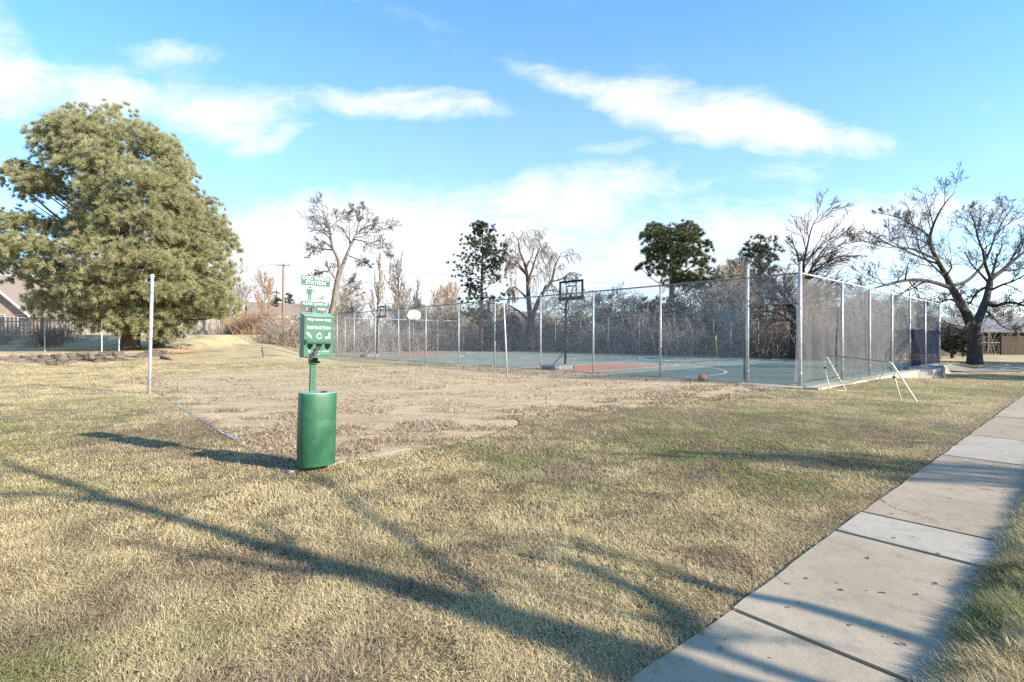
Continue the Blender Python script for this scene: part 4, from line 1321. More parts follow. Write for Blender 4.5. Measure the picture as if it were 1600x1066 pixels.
# the tall pale forked tree behind the waste station
Yc = 47.
limb_tree('bare_tree', 'tall forked cottonwood with leaning trunk behind the waste station', P(508, 540, Yc),
          [(508, 538, 0.321, 0), (514, 505, 0.285, 0), (522, 470, 0.259, 0), (527, 440, 0.249, 0), (532, 420, 0.238, 0)],
          [[(531, 424, 0.176, 0), (528, 405, 0.145, 0), (520, 388, 0.124, -.6), (517, 372, 0.109, -1), (515, 358, 0.093, -1), (507, 346, 0.062, -1), (505, 330, 0.041, -1.2), (503, 312, 0.016, -1.4)],
           [(533, 422, 0.176, 0), (541, 400, 0.145, .6), (550, 380, 0.114, 1), (557, 366, 0.098, 1.2), (570, 356, 0.078, 1.5), (585, 350, 0.057, 1.8), (603, 347, 0.021, 2)],
           [(519, 388, 0.083, -.6), (506, 378, 0.062, -1), (494, 388, 0.036, -1.4), (481, 400, 0.016, -1.8)],
           [(515, 358, 0.062, -1), (527, 346, 0.047, -.4), (540, 338, 0.031, 0), (552, 325, 0.016, .4)],
           [(557, 366, 0.067, 1.2), (560, 350, 0.047, 1), (567, 335, 0.031, .8), (566, 322, 0.016, .6)],
           [(541, 398, 0.073, .6), (556, 404, 0.052, 1), (566, 408, 0.036, 1.4), (580, 415, 0.016, 1.8)],
           [(527, 440, 0.088, 0), (516, 426, 0.067, -1), (503, 424, 0.047, -1.6), (490, 432, 0.021, -2)],
           [(553, 374, 0.062, 1), (572, 378, 0.047, .4), (590, 385, 0.026, 0), (602, 395, 0.010, -.4)],
           [(524, 455, 0.078, 0), (538, 446, 0.057, 1), (550, 448, 0.041, 1.6), (566, 462, 0.016, 2)]],
          Yc, PR_COTTON, M['bark_mid'], M['twig_dark'], 8, scale=.66)

# bare willow left of the near hoop
Yw = 52.
limb_tree('bare_willow', 'bare weeping willow with drooping twigs beyond the court left of the black hoop', P(829, 549, Yw),
          [(829, 547, 0.540, 0), (829, 520, 0.446, 0), (829, 495, 0.403, 0)],
          [[(829, 497, 0.302, 0), (826, 470, 0.245, 0), (825, 445, 0.202, 0), (823, 425, 0.158, -.4), (818, 408, 0.115, -.8), (812, 392, 0.072, -1), (810, 376, 0.036, -1.2), (818, 364, 0.014, -1.2)],
           [(831, 500, 0.259, 0), (839, 475, 0.216, .5), (850, 455, 0.180, 1), (862, 440, 0.144, 1.4), (866, 420, 0.101, 1.6), (872, 405, 0.065, 1.8), (878, 395, 0.022, 2)],
           [(825, 440, 0.130, 0), (832, 420, 0.101, .6), (838, 400, 0.072, 1), (844, 385, 0.043, 1.2), (838, 372, 0.014, 1.2)],
           [(824, 430, 0.115, -.4), (812, 415, 0.086, -1), (802, 406, 0.050, -1.6), (797, 412, 0.014, -2)],
           [(827, 470, 0.130, 0), (812, 455, 0.094, -.6), (803, 448, 0.058, -1), (798, 460, 0.014, -1.6)],
           [(828, 505, 0.158, 0), (815, 490, 0.130, -1), (800, 480, 0.086, -2), (786, 474, 0.043, -2.6), (778, 478, 0.014, -3)],
           [(862, 440, 0.086, 1.4), (878, 436, 0.065, 1.8), (890, 428, 0.043, 2), (903, 430, 0.014, 2.2)]],
          Yw, PR_WILLOW, M['bark_dark'], M['twig_mid'], 12, scale=.8)

# upswept bare tree behind the corner post, dark thick trunk
Yu = 32.5
limb_tree('bare_tree', 'bare tree with thick dark trunk and upswept wind blown crown behind the gate corner', P(1244, 560, Yu),
          [(1244, 558, 0.357, 0), (1243, 530, 0.323, 0), (1243, 500, 0.289, 0), (1245, 488, 0.281, 0)],
          [(0, [(1245, 490, 0.187, 0), (1250, 464, 0.145, .3), (1252, 438, 0.111, .4), (1256, 412, 0.076, .5), (1262, 382, 0.051, .6), (1270, 352, 0.030, .6), (1285, 333, 0.017, .6), (1308, 319, 0.010, .7)]),
           (0, [(1250, 460, 0.102, .3), (1262, 434, 0.085, .8), (1272, 412, 0.060, 1), (1286, 391, 0.043, 1.3), (1305, 374, 0.025, 1.5), (1335, 365, 0.013, 1.7)]),
           (0, [(1252, 447, 0.085, .3), (1268, 430, 0.068, 0), (1285, 414, 0.047, -.4), (1310, 402, 0.030, -.7), (1345, 399, 0.013, -1)]),
           (0, [(1253, 438, 0.085, .4), (1249, 417, 0.060, 0), (1245, 395, 0.043, -.3), (1236, 376, 0.017, -.5)]),
           (0, [(1246, 485, 0.136, 0), (1230, 468, 0.111, -.6), (1216, 451, 0.076, -1), (1205, 430, 0.043, -1.4), (1198, 412, 0.017, -1.6)]),
           (0, [(1243, 505, 0.128, 0), (1228, 495, 0.102, -1), (1210, 488, 0.076, -1.6), (1190, 486, 0.043, -2.2), (1170, 492, 0.017, -2.8)]),
           (0, [(1246, 481, 0.128, 0), (1262, 471, 0.093, .8), (1280, 457, 0.068, 1.4), (1300, 447, 0.043, 2), (1325, 443, 0.017, 2.4)]),
           (0, [(1244, 495, 0.111, 0), (1230, 481, 0.085, 1), (1218, 473, 0.060, 2), (1206, 460, 0.034, 2.6)]),
           (0, [(1244, 490, 0.111, 0), (1238, 468, 0.085, 1), (1226, 447, 0.060, 1.6), (1225, 425, 0.025, 2)])],
          Yu, PR_SWEEP, M['bark_dark'], M['twig_dark'], 21, scale=.62)


def proto_tree(seed, pr, Ht, r, fork=None):
    """meshes of a whole bare tree at the origin"""
    rnd = random.Random(seed)
    tb, cb = MB(), MB()
    grow(tb, cb, Vector((0, 0, -.2)), Vector((rnd.uniform(-.06, .06), rnd.uniform(-.06, .06), 1)).normalized(), Ht, r, 0, pr, rnd)
    return tb, cb


PROT = {}
def tree_proto(key):
    if key in PROT: return PROT[key]
    spec = {
        'spread': (3, Par([14, 8, 6, 3], .52, 50, .09, (.0, .05, .05), tw=.020, lo=.2), 8., .17, 'bark_mid', 'twig_mid'),
        'spread2': (9, Par([15, 8, 6, 3], .56, 55, .10, (.0, .03, .05), tw=.018, lo=.16), 7.5, .16, 'bark_dark', 'twig_dark'),
        'tangle': (14, Par([16, 9, 6, 3], .56, 60, .11, (.0, .02, .02), tw=.019, lo=.08), 6.5, .13, 'bark_mid', 'twig_pale'),
        'column': (17, Par([34, 9, 7], .27, 32, .05, (.0, .18, .14), tw=.024, lo=.08), 10., .16, 'bark_pale', 'twig_pale'),
        'column2': (27, Par([32, 9, 7], .30, 36, .06, (.0, .16, .12), tw=.024, lo=.08), 9., .14, 'bark_mid', 'twig_mid'),
        'birch': (31, Par([20, 9, 7], .44, 36, .07, (.0, .10, .08), tw=.022, lo=.2), 9., .13, 'bark_pale', 'twig_tan'),
    }[key]
    seed, pr, Ht, r, bk, tw = spec
    tb, cb = proto_tree(seed, pr, Ht, r)
    o1 = tb.build('trunk', M[bk], None, smooth=True); o2 = cb.build('crown', M[tw], None)
    PROT[key] = (o1.data, o2.data, max(q.co.z for q in o2.data.vertices))
    bpy.data.objects.remove(o1); bpy.data.objects.remove(o2)
    return PROT[key]


def plant(key, px, py_top, Y, label, rot, wide=1., z=None, group=None):
    """set a copy of a bare tree so that it stands on the ground and reaches the height seen"""
    a, b, Ht = tree_proto(key)
    X = (px - 800) / FPX * Y
    z = float(H(X, Y)) if z is None else z
    top = CAMZ + (HOR - py_top) / FPX * Y
    k = (top - z) / Ht
    o = thing('bare_tree', label, 'tree', (X, Y, z), rot, group)
    o.scale = (k * wide, k * wide, k)
    link('trunk', a, o); link('crown', b, o)
    return o


TREES = [
    ('spread', 384, 395, 64, 'bare grey tree with upright limbs just right of the big pine', 1.0, .75),
    ('birch', 415, 415, 70, 'thin bare tree left of the utility pole', 2.2, .9),
    ('column', 590, 388, 62, 'narrow columnar bare poplar nearest the forked cottonwood', .3, .95),
    ('column2', 626, 392, 64, 'second columnar bare poplar right of the cottonwood', 2.1, 1.1),
    ('column', 655, 430, 68, 'short columnar poplar above the white fan backboard', 3.4, .9),
    ('birch', 682, 432, 66, 'slender bare tree midway between the poplars and the dark pine', 4.4, .9),
    ('spread', 560, 425, 58, 'bare bushy tree under the cottonwood beside the fence end', .7, .8),
    ('birch', 706, 428, 62, 'slim bare tree just left of the dark sparse pine', 5.2, .9),
    ('tangle', 612, 462, 58, 'low tan tangled tree in front of the poplars', 1.9, 1.1),
    ('tangle', 665, 468, 57, 'low tan tangled tree behind the white fan backboard', 3.0, 1.1),
    ('tangle', 905, 465, 54, 'low tangled tree behind the black framed hoop', .4, 1.2),
    ('spread2', 940, 450, 52, 'rounded bare tree right of the black framed hoop', 1.6, .85),
    ('tangle', 975, 452, 53, 'reddish tangled bare tree left of the round pine', 2.7, 1.1),
    ('tangle', 1065, 470, 44, 'grey tangled bare tree under the round pine', 3.7, 1.2),
    ('birch', 1130, 388, 46, 'tall tan bare tree right of the round pine', 4.0, 1.),
    ('spread', 1100, 440, 42, 'bare tree between the round pine and the tall tan tree', 2.2, .9),
    ('tangle', 1160, 430, 40, 'grey tangled bare tree left of the gate post', 5.0, 1.1),
    ('spread2', 1200, 405, 38, 'dense dark bare tree between the gate posts', 1.1, .8),
    ('tangle', 1345, 452, 42, 'low bare tree behind the middle of the netting', 2.8, 1.2),
    ('spread2', 1290, 430, 44, 'bare tree behind the grey netting nearest the corner post', .2, 1.1),
    ('tangle', 1370, 455, 41, 'grey tangled tree behind the third bay of the netting', 1.3, 1.5),
    ('spread', 1395, 450, 46, 'grey bare tree behind the far part of the netting', 4.1, 1.),
    ('tangle', 1440, 462, 46, 'tan tangled tree behind the blue windscreen', 5.5, 1.2),
    ('tangle', 1490, 462, 52, 'tan tangled tree behind the big dark tree on its left', .9, 1.2),
    ('tangle', 1560, 458, 50, 'tan tangled tree behind the big dark tree on its right', 2.4, 1.3),
    ('spread', 1610, 440, 48, 'bare tree at the right edge behind the carport', 3.3, 1.),
    ('spread', 10, 395, 52, 'bare tree beside the pink house at the left edge', 3.9, .8),
    ('tangle', 345, 440, 60, 'bare tangled tree half hidden by the big pine', 4.6, 1.),
    ('spread2', 893, 438, 56, 'dark bare tree right behind the black framed backboard', .5, 1.0),
    ('tangle', 925, 448, 51, 'wide tan tangled tree right of the black framed hoop pole', 1.2, 1.4),
    ('spread', 958, 440, 50, 'grey bare tree halfway between the black framed hoop and the round pine', 2.0, 1.1),
    ('tangle', 990, 452, 48, 'tan tangled tree touching the left side of the round pine', 3.3, 1.3),
    ('tangle', 1085, 425, 47, 'tan tangled tree touching the right side of the round pine', 4.2, 1.3),
    ('spread2', 1112, 412, 45, 'dark bare tree in front of the tall tan tree', 5.1, 1.0),
    ('tangle', 1148, 398, 44, 'tall tan tangled tree left of the dark pine top', 5.9, 1.0),
    ('spread', 1172, 396, 42, 'grey bare tree crossing the dark pine top', .9, .9),
    ('tangle', 1222, 412, 41, 'tan tangled tree right of the dark pine top', 1.5, 1.1),
    ('tangle', 1272, 425, 47, 'tan tangled tree right behind the corner post', 2.6, 1.2),
    ('spread', 1322, 432, 49, 'grey bare tree above the second bay of the netting', 3.7, 1.1),
    ('tangle', 545, 440, 61, 'tan tangled tree at the foot of the forked cottonwood', 4.4, 1.1),
    ('spread', 640, 440, 66, 'grey bare tree between the two hoops at the far left of the court', 5.3, 1.1),
    ('tangle', 700, 455, 61, 'tan tangled tree left of the sparse dark pine trunk', .2, 1.3),
    ('spread', 775, 458, 60, 'grey bare tree right of the sparse dark pine trunk', 1.4, 1.2),
    ('tangle', 850, 455, 58, 'tan tangled tree between the willow and the black framed hoop', 2.9, 1.3),
    ('tangle', 60, 470, 46, 'tan tangled tree behind the picket fence near the pink house', 2.5, 1.3),
    ('tangle', 130, 455, 50, 'grey tangled tree seen under the lower boughs of the huge pine', 3.2, 1.4),
    ('spread2', 185, 440, 56, 'bare tree behind the trunk of the huge pine', 1.2, 1.2),
    ('tangle', 270, 450, 60, 'tangled tree behind the board fence right of the pine trunks', 4.9, 1.4),
    ('tangle', 315, 455, 62, 'tan tangled tree above the board fence beside the pine', .5, 1.3),
    ('tangle', 740, 470, 58, 'grey tangled tree behind the dark sparse pine', 2.2, 1.3),
    ('tangle', 790, 475, 57, 'tan tangled tree between the sparse pine and the willow', 3.9, 1.3),
    ('tangle', 1020, 465, 50, 'tan tangled tree behind the leaning dark evergreen', .3, 1.3),
    ('tangle', 1240, 440, 46, 'tan tangled tree behind the thick dark trunk', 1.7, 1.3),
    ('tangle', 480, 455, 62, 'bare tangled tree behind the green sign', 1.4, 1.1),
    ('tangle', 530, 470, 56, 'low bare tree right of the dispenser behind the fence end', 5.9, 1.2),
]
for key, px, pt, Y, lb, rot, wd in TREES:
    plant(key, px, pt, Y, lb, rot, wd)


# tree beside the photographer whose shade falls over the lawn (stands right of the view)
def shade_tree():
    d = -SD
    def sp(px, py, L):
        Y = CAMZ * FPX / (py - HOR); X = (px - 800) / FPX * Y
        return Vector((X, Y, 0)) - d * L + Vector((0, 0, L * TANEL))
    rnd = random.Random(2)
    base = Vector((5.75, -.55, 0))
    o = thing('bare_tree', 'bare leaning tree just right of the view whose shade crosses the lawn', 'tree', base)
    tb, cb = MB(), MB()
    main = smooth_line([base, sp(1180, 1105, 5.0), sp(1000, 1035, 6.1), sp(700, 945, 7.1), sp(500, 880, 7.9), sp(230, 800, 9.4), sp(0, 718, 12.)], 4)
    n = len(main)
    rr = list(np.interp(np.linspace(0, 1, n), [0, .4, .6, .8, 1], [.16, .11, .082, .055, .03]))
    tb.tube(main, rr, 10)
    pr = Par([4, 4, 3], .35, 45, .12, (.02, .03, .05), tw=.008, lo=.5)
    spawn(tb, cb, main, rr, 2.4, 0, pr, rnd)
    for pts, r0, r1 in (([sp(770, 955, 6.9), sp(650, 858, 8.2), sp(560, 795, 9.4), sp(490, 740, 10.6)], .036, .018),
                        ([sp(1075, 1010, 6.0), sp(1040, 955, 7.0), sp(960, 915, 7.7), sp(900, 882, 8.3)], .055, .035),
                        ([main[2], sp(1350, 982, 4.95), sp(1170, 936, 5.4), sp(1050, 905, 5.8)], .05, .03),
                        ([main[2], sp(1240, 1066, 5.1), sp(1090, 1000, 5.55), sp(1000, 968, 5.9)], .04, .03),
                        ([sp(230, 800, 9.4), sp(100, 775, 10.4), sp(0, 772, 11.2)], .045, .025)):
        q = smooth_line(pts, 3)
        r2 = list(np.linspace(r0, r1, len(q)))
        tb.tube(q, r2, 8)
        spawn(tb, cb, q, r2, 2.2, 1, pr, rnd)
    tb.build('trunk', M['bark_dark'], o, base, True)
    cb.build('crown', M['twig_dark'], o, base)


shade_tree()
a_, b_, h_ = tree_proto('birch')
o = thing('bare_tree', 'bare spreading tree outside the right edge shading the far part of the path', 'tree', (13.0, 1.2, 0), .8)
o.scale = (.42, .42, .5)
link('trunk', a_, o); link('crown', b_, o)

# ------------------------------------------------------------------ evergreens
def needles(mb, C, D, Rr, K, w, rg, flat=.55):
    n = len(C)
    d = rg.normal(0, 1, (n, K, 3)); d /= np.linalg.norm(d, axis=2, keepdims=True)
    d = d * flat + D[:, None, :] * (1 - flat) * 1.3
    d /= np.maximum(np.linalg.norm(d, axis=2, keepdims=True), 1e-6)
    ln = Rr[:, None] * rg.uniform(.6, 1.05, (n, K))
    p0 = C[:, None, :] + d * (ln * .12)[..., None] + rg.normal(0, .05, (n, K, 3)) * Rr[:, None, None]
    tip = C[:, None, :] + d * ln[..., None]
    side = np.cross(d, rg.normal(0, 1, (n, K, 3))); side /= np.maximum(np.linalg.norm(side, axis=2, keepdims=True), 1e-6)
    side = side * (w * rg.uniform(.7, 1.3, (n, K)))[..., None]
    V = np.stack([p0 - side * .5, p0 + side * .5, tip + side * .15, tip - side * .15], 2).reshape(-1, 3)
    base = np.repeat(rg.uniform(.1, .9, n), K * 4)
    a = np.clip(base * .6 + np.repeat(rg.uniform(0, .5, n * K), 4), 0, 1)
    mb.add(V, quads=np.arange(n * K)[:, None] * 4 + np.array([[0, 1, 2, 3]]), a=a)


def inpoly(x, y, poly):
    c = np.zeros(len(x), bool); j = len(poly) - 1
    for i in range(len(poly)):
        xi, yi = poly[i]; xj, yj = poly[j]
        c ^= ((yi > y) != (yj > y)) & (x < (xj - xi) * (y - yi) / (yj - yi + 1e-12) + xi)
        j = i
    return c


def polydist(x, y, poly):
    d = np.full(len(x), 1e9)
    for (x0, y0), (x1, y1) in zip(poly, poly[1:] + poly[:1]):
        dx, dy = x1 - x0, y1 - y0
        t = np.clip(((x - x0) * dx + (y - y0) * dy) / (dx * dx + dy * dy), 0, 1)
        d = np.minimum(d, np.hypot(x - x0 - t * dx, y - y0 - t * dy))
    return d


def crown_pads(polys, Y0, npads, Rlens, padr, rg, front=.6):
    """pads of foliage filling a rounded body whose outline is polys"""
    out = []
    for poly, share in polys:
        xs = [p[0] for p in poly]; ys = [p[1] for p in poly]
        need = int(npads * share); got = 0
        while got < need:
            x = rg.uniform(min(xs), max(xs), 4000); y = rg.uniform(min(ys), max(ys), 4000)
            k = inpoly(x, y, poly); x, y = x[k], y[k]
            D = polydist(x, y, poly) * Y0 / FPX
            r = rg.uniform(padr[0], padr[1], len(x))
            k = D > r * .5
            x, y, D, r = x[k], y[k], D[k], r[k]
            T = np.sqrt(np.clip(np.minimum(D, Rlens) * (2 * Rlens - np.minimum(D, Rlens)), 0, None))
            f = rg.uniform(0, 1, len(x)) < front
            u = np.where(f, -rg.uniform(.72, 1., len(x)), rg.uniform(-.7, 1., len(x)))
            dy = T * u
            m = min(need - got, len(x))
            Yd = Y0 + dy
            X = (x - 800) / FPX * Yd; Z = CAMZ - (y - HOR) / FPX * Yd
            for i in range(m):
                out.append((X[i], Yd[i], Z[i], r[i], u[i]))
            got += m
    return np.array(out)


def pads_to_puffs(pads, per, pr, rg, ctr, squash=.75):
    C, D, Rr = [], [], []
    for x, y, z, r, u in pads:
        n = max(5, int(per * r * r))
        d = rg.normal(0, 1, (n, 3)); d[:, 2] = np.abs(d[:, 2]) * .9 - .25
        d /= np.linalg.norm(d, axis=1, keepdims=True)
        out = np.array((x, y, z)) - ctr; out /= max(1e-6, np.linalg.norm(out))
        dd = d + out * .45 + np.array((0, 0, .25)); dd /= np.linalg.norm(dd, axis=1, keepdims=True)
        C.append(np.array((x, y, z)) + d * r * np.array((1, 1, squash)) * rg.uniform(.55, 1, (n, 1)))
        D.append(dd); Rr.append(rg.uniform(pr[0], pr[1], n))
    return np.concatenate(C), np.concatenate(D), np.concatenate(Rr)


def lens_pine(name, label, base, trunk_pts, trunk_r, polys, Y0, npads, Rlens, padr, per, puffr, K, w, ndl, bark, seed, limbs=26, cat='tree', front=.6, flat=.55):
    rg = np.random.default_rng(seed); rnd = random.Random(seed)
    o = thing(name, label, cat, base)
    pads = crown_pads(polys, Y0, npads, Rlens, padr, rg, front)
    ctr = np.array((pads[:, 0].mean(), Y0, pads[:, 2].mean() - 1.))
    C, D, Rr = pads_to_puffs(pads, per, puffr, rg, ctr)
    m = MB(); needles(m, C, D, Rr, K, w, rg, flat)
    m.build('needle_crown', ndl, o, base)
    tb = MB(); tp = smooth_line(trunk_pts, 3)
    rr = list(np.interp(np.linspace(0, 1, len(tp)), np.linspace(0, 1, len(trunk_r)), trunk_r))
    tb.tube([base - Vector((0, 0, .3))] + tp, [rr[0] * 1.3] + rr, 12)
    tb.build('trunk', bark, o, base, True)
    lb = MB()
    for k in rnd.sample(range(len(pads)), min(limbs, len(pads))):
        e = Vector(pads[k][:3])
        cand = [(abs(q.z - (e.z - .5 * (Vector((e.x, e.y, 0)) - Vector((q.x, q.y, 0))).length)), i) for i, q in enumerate(tp) if q.z > base.z + min(2.4, .25 * (tp[-1].z - base.z))]
        i = min(cand)[1]; s = tp[i]
        mid = s.lerp(e, .5) + Vector((rnd.uniform(-.2, .2), rnd.uniform(-.2, .2), -.15 * (e - s).length * .5))
        L = (e - s).length
        r0 = min(rr[i] * .5, .025 + .014 * L)
        lb.tube(smooth_line([s, mid, e], 3), list(np.linspace(r0, .02, 7)), 6)
    lb.build('limbs', bark, o, base, True)
    return o


YA = 30.
bA = P(203, 548, YA)
polyA = [(50, 222), (60, 205), (68, 190), (92, 180), (110, 172), (128, 163), (155, 152), (185, 168), (207, 174), (235, 186), (250, 206), (272, 222), (292, 262), (300, 300), (300, 480), (262, 508), (215, 512), (190, 510), (150, 514), (110, 508), (75, 510), (44, 496), (40, 474), (56, 458), (30, 448), (-60, 450), (-70, 350), (0, 330), (45, 328), (75, 342), (100, 340), (108, 318), (98, 290), (82, 270), (60, 250)]
polyA2 = [(-6, 258), (12, 243), (30, 256), (46, 240), (64, 258), (90, 275), (98, 298), (72, 330), (35, 322), (16, 304), (6, 285)]
lens_pine('pine_tree', 'huge round crowned pine with yellow green needles at the left', bA,
          [bA, P(205, 500, YA), P(195, 420, YA), P(180, 330, YA), P(165, 230, YA)], [.52, .42, .34, .22, .06],
          [(polyA, .93), (polyA2, .05), ([(140, 478), (232, 478), (238, 530), (205, 532), (140, 524)], .045)], YA, 515, 5.6, (.5, 1.15), 30, (.22, .35), 64, .0165, M['needle_light'], M['pine_bark'], 3, 60, front=.55)
YB2 = 31.5
bB = P(248, 549, YB2)
polyB = [(268, 212), (290, 236), (302, 262), (312, 292), (332, 304), (349, 324), (359, 360), (372, 386), (370, 430), (365, 460), (378, 494), (360, 508), (335, 508), (318, 516), (290, 514), (262, 526), (232, 526), (226, 490), (235, 400), (245, 300)]
lens_pine('pine_tree', 'second pine standing tight against the right side of the huge pine', bB,
          [bB, P(247, 510, YB2), P(262, 430, YB2), P(270, 330, YB2), P(272, 250, YB2)], [.36, .30, .24, .15, .05],
          [(polyB, 1.), ([(222, 480), (302, 480), (298, 530), (262, 546), (224, 536)], .08)], YB2, 235, 4.2, (.5, 1.0), 30, (.22, .35), 64, .0165, M['needle_light'], M['pine_bark'], 4, 30, front=.55)

# round pine beyond the court
Yr = 46.
bR = P(1052, 552, Yr)
lens_pine('pine_tree', 'round topped dark green pine rising beyond the middle of the court', bR,
          [bR, P(1050, 500, Yr), P(1050, 450, Yr), P(1055, 400, Yr), P(1060, 365, Yr)], [.35, .28, .24, .14, .04],
          [([(1003, 368), (1018, 348), (1036, 354), (1048, 344), (1072, 343), (1092, 357), (1110, 382), (1114, 410), (1126, 440), (1100, 456), (1060, 452), (1030, 450), (1002, 440), (997, 415), (1005, 395)], 1.)],
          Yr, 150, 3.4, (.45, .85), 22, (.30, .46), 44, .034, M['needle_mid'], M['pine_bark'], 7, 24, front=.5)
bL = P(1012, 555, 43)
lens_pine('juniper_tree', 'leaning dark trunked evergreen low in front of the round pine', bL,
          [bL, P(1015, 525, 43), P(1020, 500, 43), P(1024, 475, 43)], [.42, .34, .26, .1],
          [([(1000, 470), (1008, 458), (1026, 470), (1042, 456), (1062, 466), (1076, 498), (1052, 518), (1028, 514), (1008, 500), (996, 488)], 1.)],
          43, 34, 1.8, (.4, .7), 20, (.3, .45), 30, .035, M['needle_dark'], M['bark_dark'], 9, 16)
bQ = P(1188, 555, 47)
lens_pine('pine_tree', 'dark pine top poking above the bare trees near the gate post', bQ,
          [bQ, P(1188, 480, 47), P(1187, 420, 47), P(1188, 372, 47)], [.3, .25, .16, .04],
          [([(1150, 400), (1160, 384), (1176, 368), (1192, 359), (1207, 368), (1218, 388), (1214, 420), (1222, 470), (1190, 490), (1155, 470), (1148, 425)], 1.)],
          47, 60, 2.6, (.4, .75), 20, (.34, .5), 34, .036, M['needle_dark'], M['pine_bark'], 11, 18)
for i, (x, y, k, lb) in enumerate(((25.0, 16.7, .56, 'pine outside the right edge shading the end of the court fence'), (30.5, 23.4, .60, 'second pine outside the right edge shading the far path'))):
    src = [q for q in sc.objects if q.get('label', '').startswith('second pine standing')][0]
    c = src.copy(); COL.objects.link(c); c.location = (x, y, 0); c.scale = (k, k, k); c.rotation_euler = (0, 0, 1.3 + i); c['label'] = lb
    for ch in src.children:
        d_ = ch.copy(); COL.objects.link(d_); d_.parent = c
# dark evergreens low down
bJ = gp(458, 530)
lens_pine('juniper_bush', 'dark spreading juniper bush left of the bag dispenser', bJ, [bJ, bJ + Vector((0, 0, .9))], [.1, .05],
          [([(432, 520), (438, 503), (452, 497), (466, 495), (480, 500), (492, 510), (494, 530), (470, 534), (440, 532)], 1.)],
          bJ.y, 40, 1.2, (.25, .45), 60, (.18, .28), 30, .03, M['juniper'], M['bark_dark'], 13, 10, 'bush')
bK = P(1488, 560, 34)
lens_pine('evergreen_bush', 'black green evergreen thicket left of the big dark trunk', bK, [bK, bK + Vector((0, 0, 1.2))], [.12, .05],
          [([(1458, 520), (1466, 512), (1490, 514), (1506, 522), (1518, 528), (1520, 552), (1500, 560), (1470, 552), (1456, 545)], 1.)],
          34, 46, 1.4, (.3, .5), 44, (.2, .32), 30, .03, M['juniper'], M['bark_dark'], 15, 12, 'bush')
for i, (px, tp, w_, Y, lb) in enumerate(((432, 447, 13, 82, 'small distant conifer just left of the utility pole'), (452, 450, 10, 84, 'distant conifer just right of the utility pole'))):
    b = P(px, 522, Y)
    lens_pine('conifer', lb, b, [b, P(px, 480, Y), P(px, tp + 3, Y)], [.2, .15, .03],
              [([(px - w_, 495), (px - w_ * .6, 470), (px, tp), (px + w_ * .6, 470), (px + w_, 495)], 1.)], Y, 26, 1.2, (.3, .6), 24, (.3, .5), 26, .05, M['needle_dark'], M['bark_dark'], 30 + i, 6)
for i, (px, py, w_, h_, Y, lb) in enumerate(((800, 512, 14, 22, 54, 'dark shrub below the dark pine beside its trunk'), (1130, 520, 26, 22, 41, 'dark leafy shrub behind the yellow guard pole'), (1215, 520, 20, 26, 40, 'dark evergreen shrub behind the gate opening'))):
    b = P(px, 552, Y)
    lens_pine('evergreen_bush', lb, b, [b, P(px, py, Y)], [.1, .04],
              [([(px - w_, py + h_ * .6), (px - w_ * .8, py - h_ * .4), (px, py - h_), (px + w_ * .8, py - h_ * .5), (px + w_, py + h_ * .7), (px, py + h_)], 1.)], Y, 26, 1.2, (.3, .5), 30, (.25, .38), 28, .035, M['juniper'], M['bark_dark'], 40 + i, 8, 'bush')


def sparse_pine():
    Y = 50.; rg = np.random.default_rng(5); rnd = random.Random(5)
    base = P(752, 549, Y)
    o = thing('pine_tree', 'tall sparse dark pine with tufted open limbs beyond the court', 'tree', base)
    top = P(754, 352, Y); Ht = (top - base).length
    tp = smooth_line([base, P(752, 500, Y), P(753, 440, Y), P(754, 395, Y), top], 4)
    rr = list(np.linspace(.24, .03, len(tp)))
    m = MB(); m.tube([base - Vector((0, 0, .3))] + tp, [.3] + rr, 10); m.build('trunk', M['bark_dark'], o, base, True)
    lb = MB(); C, D, Rr = [], [], []
    nl = 92
    for i in range(nl):
        f = .22 + .78 * (i / nl) ** .92
        x = f * (len(tp) - 1); k = min(int(x), len(tp) - 2); s = tp[k].lerp(tp[k + 1], x - k)
        prof = np.interp(f, [.2, .32, .45, .62, .78, .92, 1], [2.2, 3.1, 3.1, 2.8, 2.0, 1.2, .3])
        L = prof * rnd.uniform(.55, 1.15)
        a = rnd.uniform(0, 2 * math.pi)
        dv = Vector((math.cos(a), math.sin(a), rnd.uniform(.0, .5)))
        if f < .4: dv.z -= .25
        e = s + dv.normalized() * L + Vector((0, 0, .18 * L))
        mid = s.lerp(e, .5) - Vector((0, 0, .10 * L))
        q = smooth_line([s, mid, e], 3)
        lb.tube(q, list(np.linspace(.015 + .012 * L, .01, len(q))), 5)
        for j in range(int(4 + L * 2.6)):
            u = rnd.uniform(.42, 1.0); p = s.lerp(mid, u * 2) if u < .5 else mid.lerp(e, (u - .5) * 2)
            p = p + Vector((rnd.gauss(0, .22), rnd.gauss(0, .22), rnd.gauss(.1, .16))) * (.5 + .3 * L)
            C.append(tuple(p)); dd = (dv.normalized() * .5 + Vector((0, 0, .9))).normalized(); D.append(tuple(dd)); Rr.append(rnd.uniform(.25, .40))
    lb.build('limbs', M['bark_dark'], o, base, True)
    m = MB(); needles(m, np.array(C), np.array(D), np.array(Rr), 34, .04, rg, .5)
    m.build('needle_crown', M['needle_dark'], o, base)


sparse_pine()

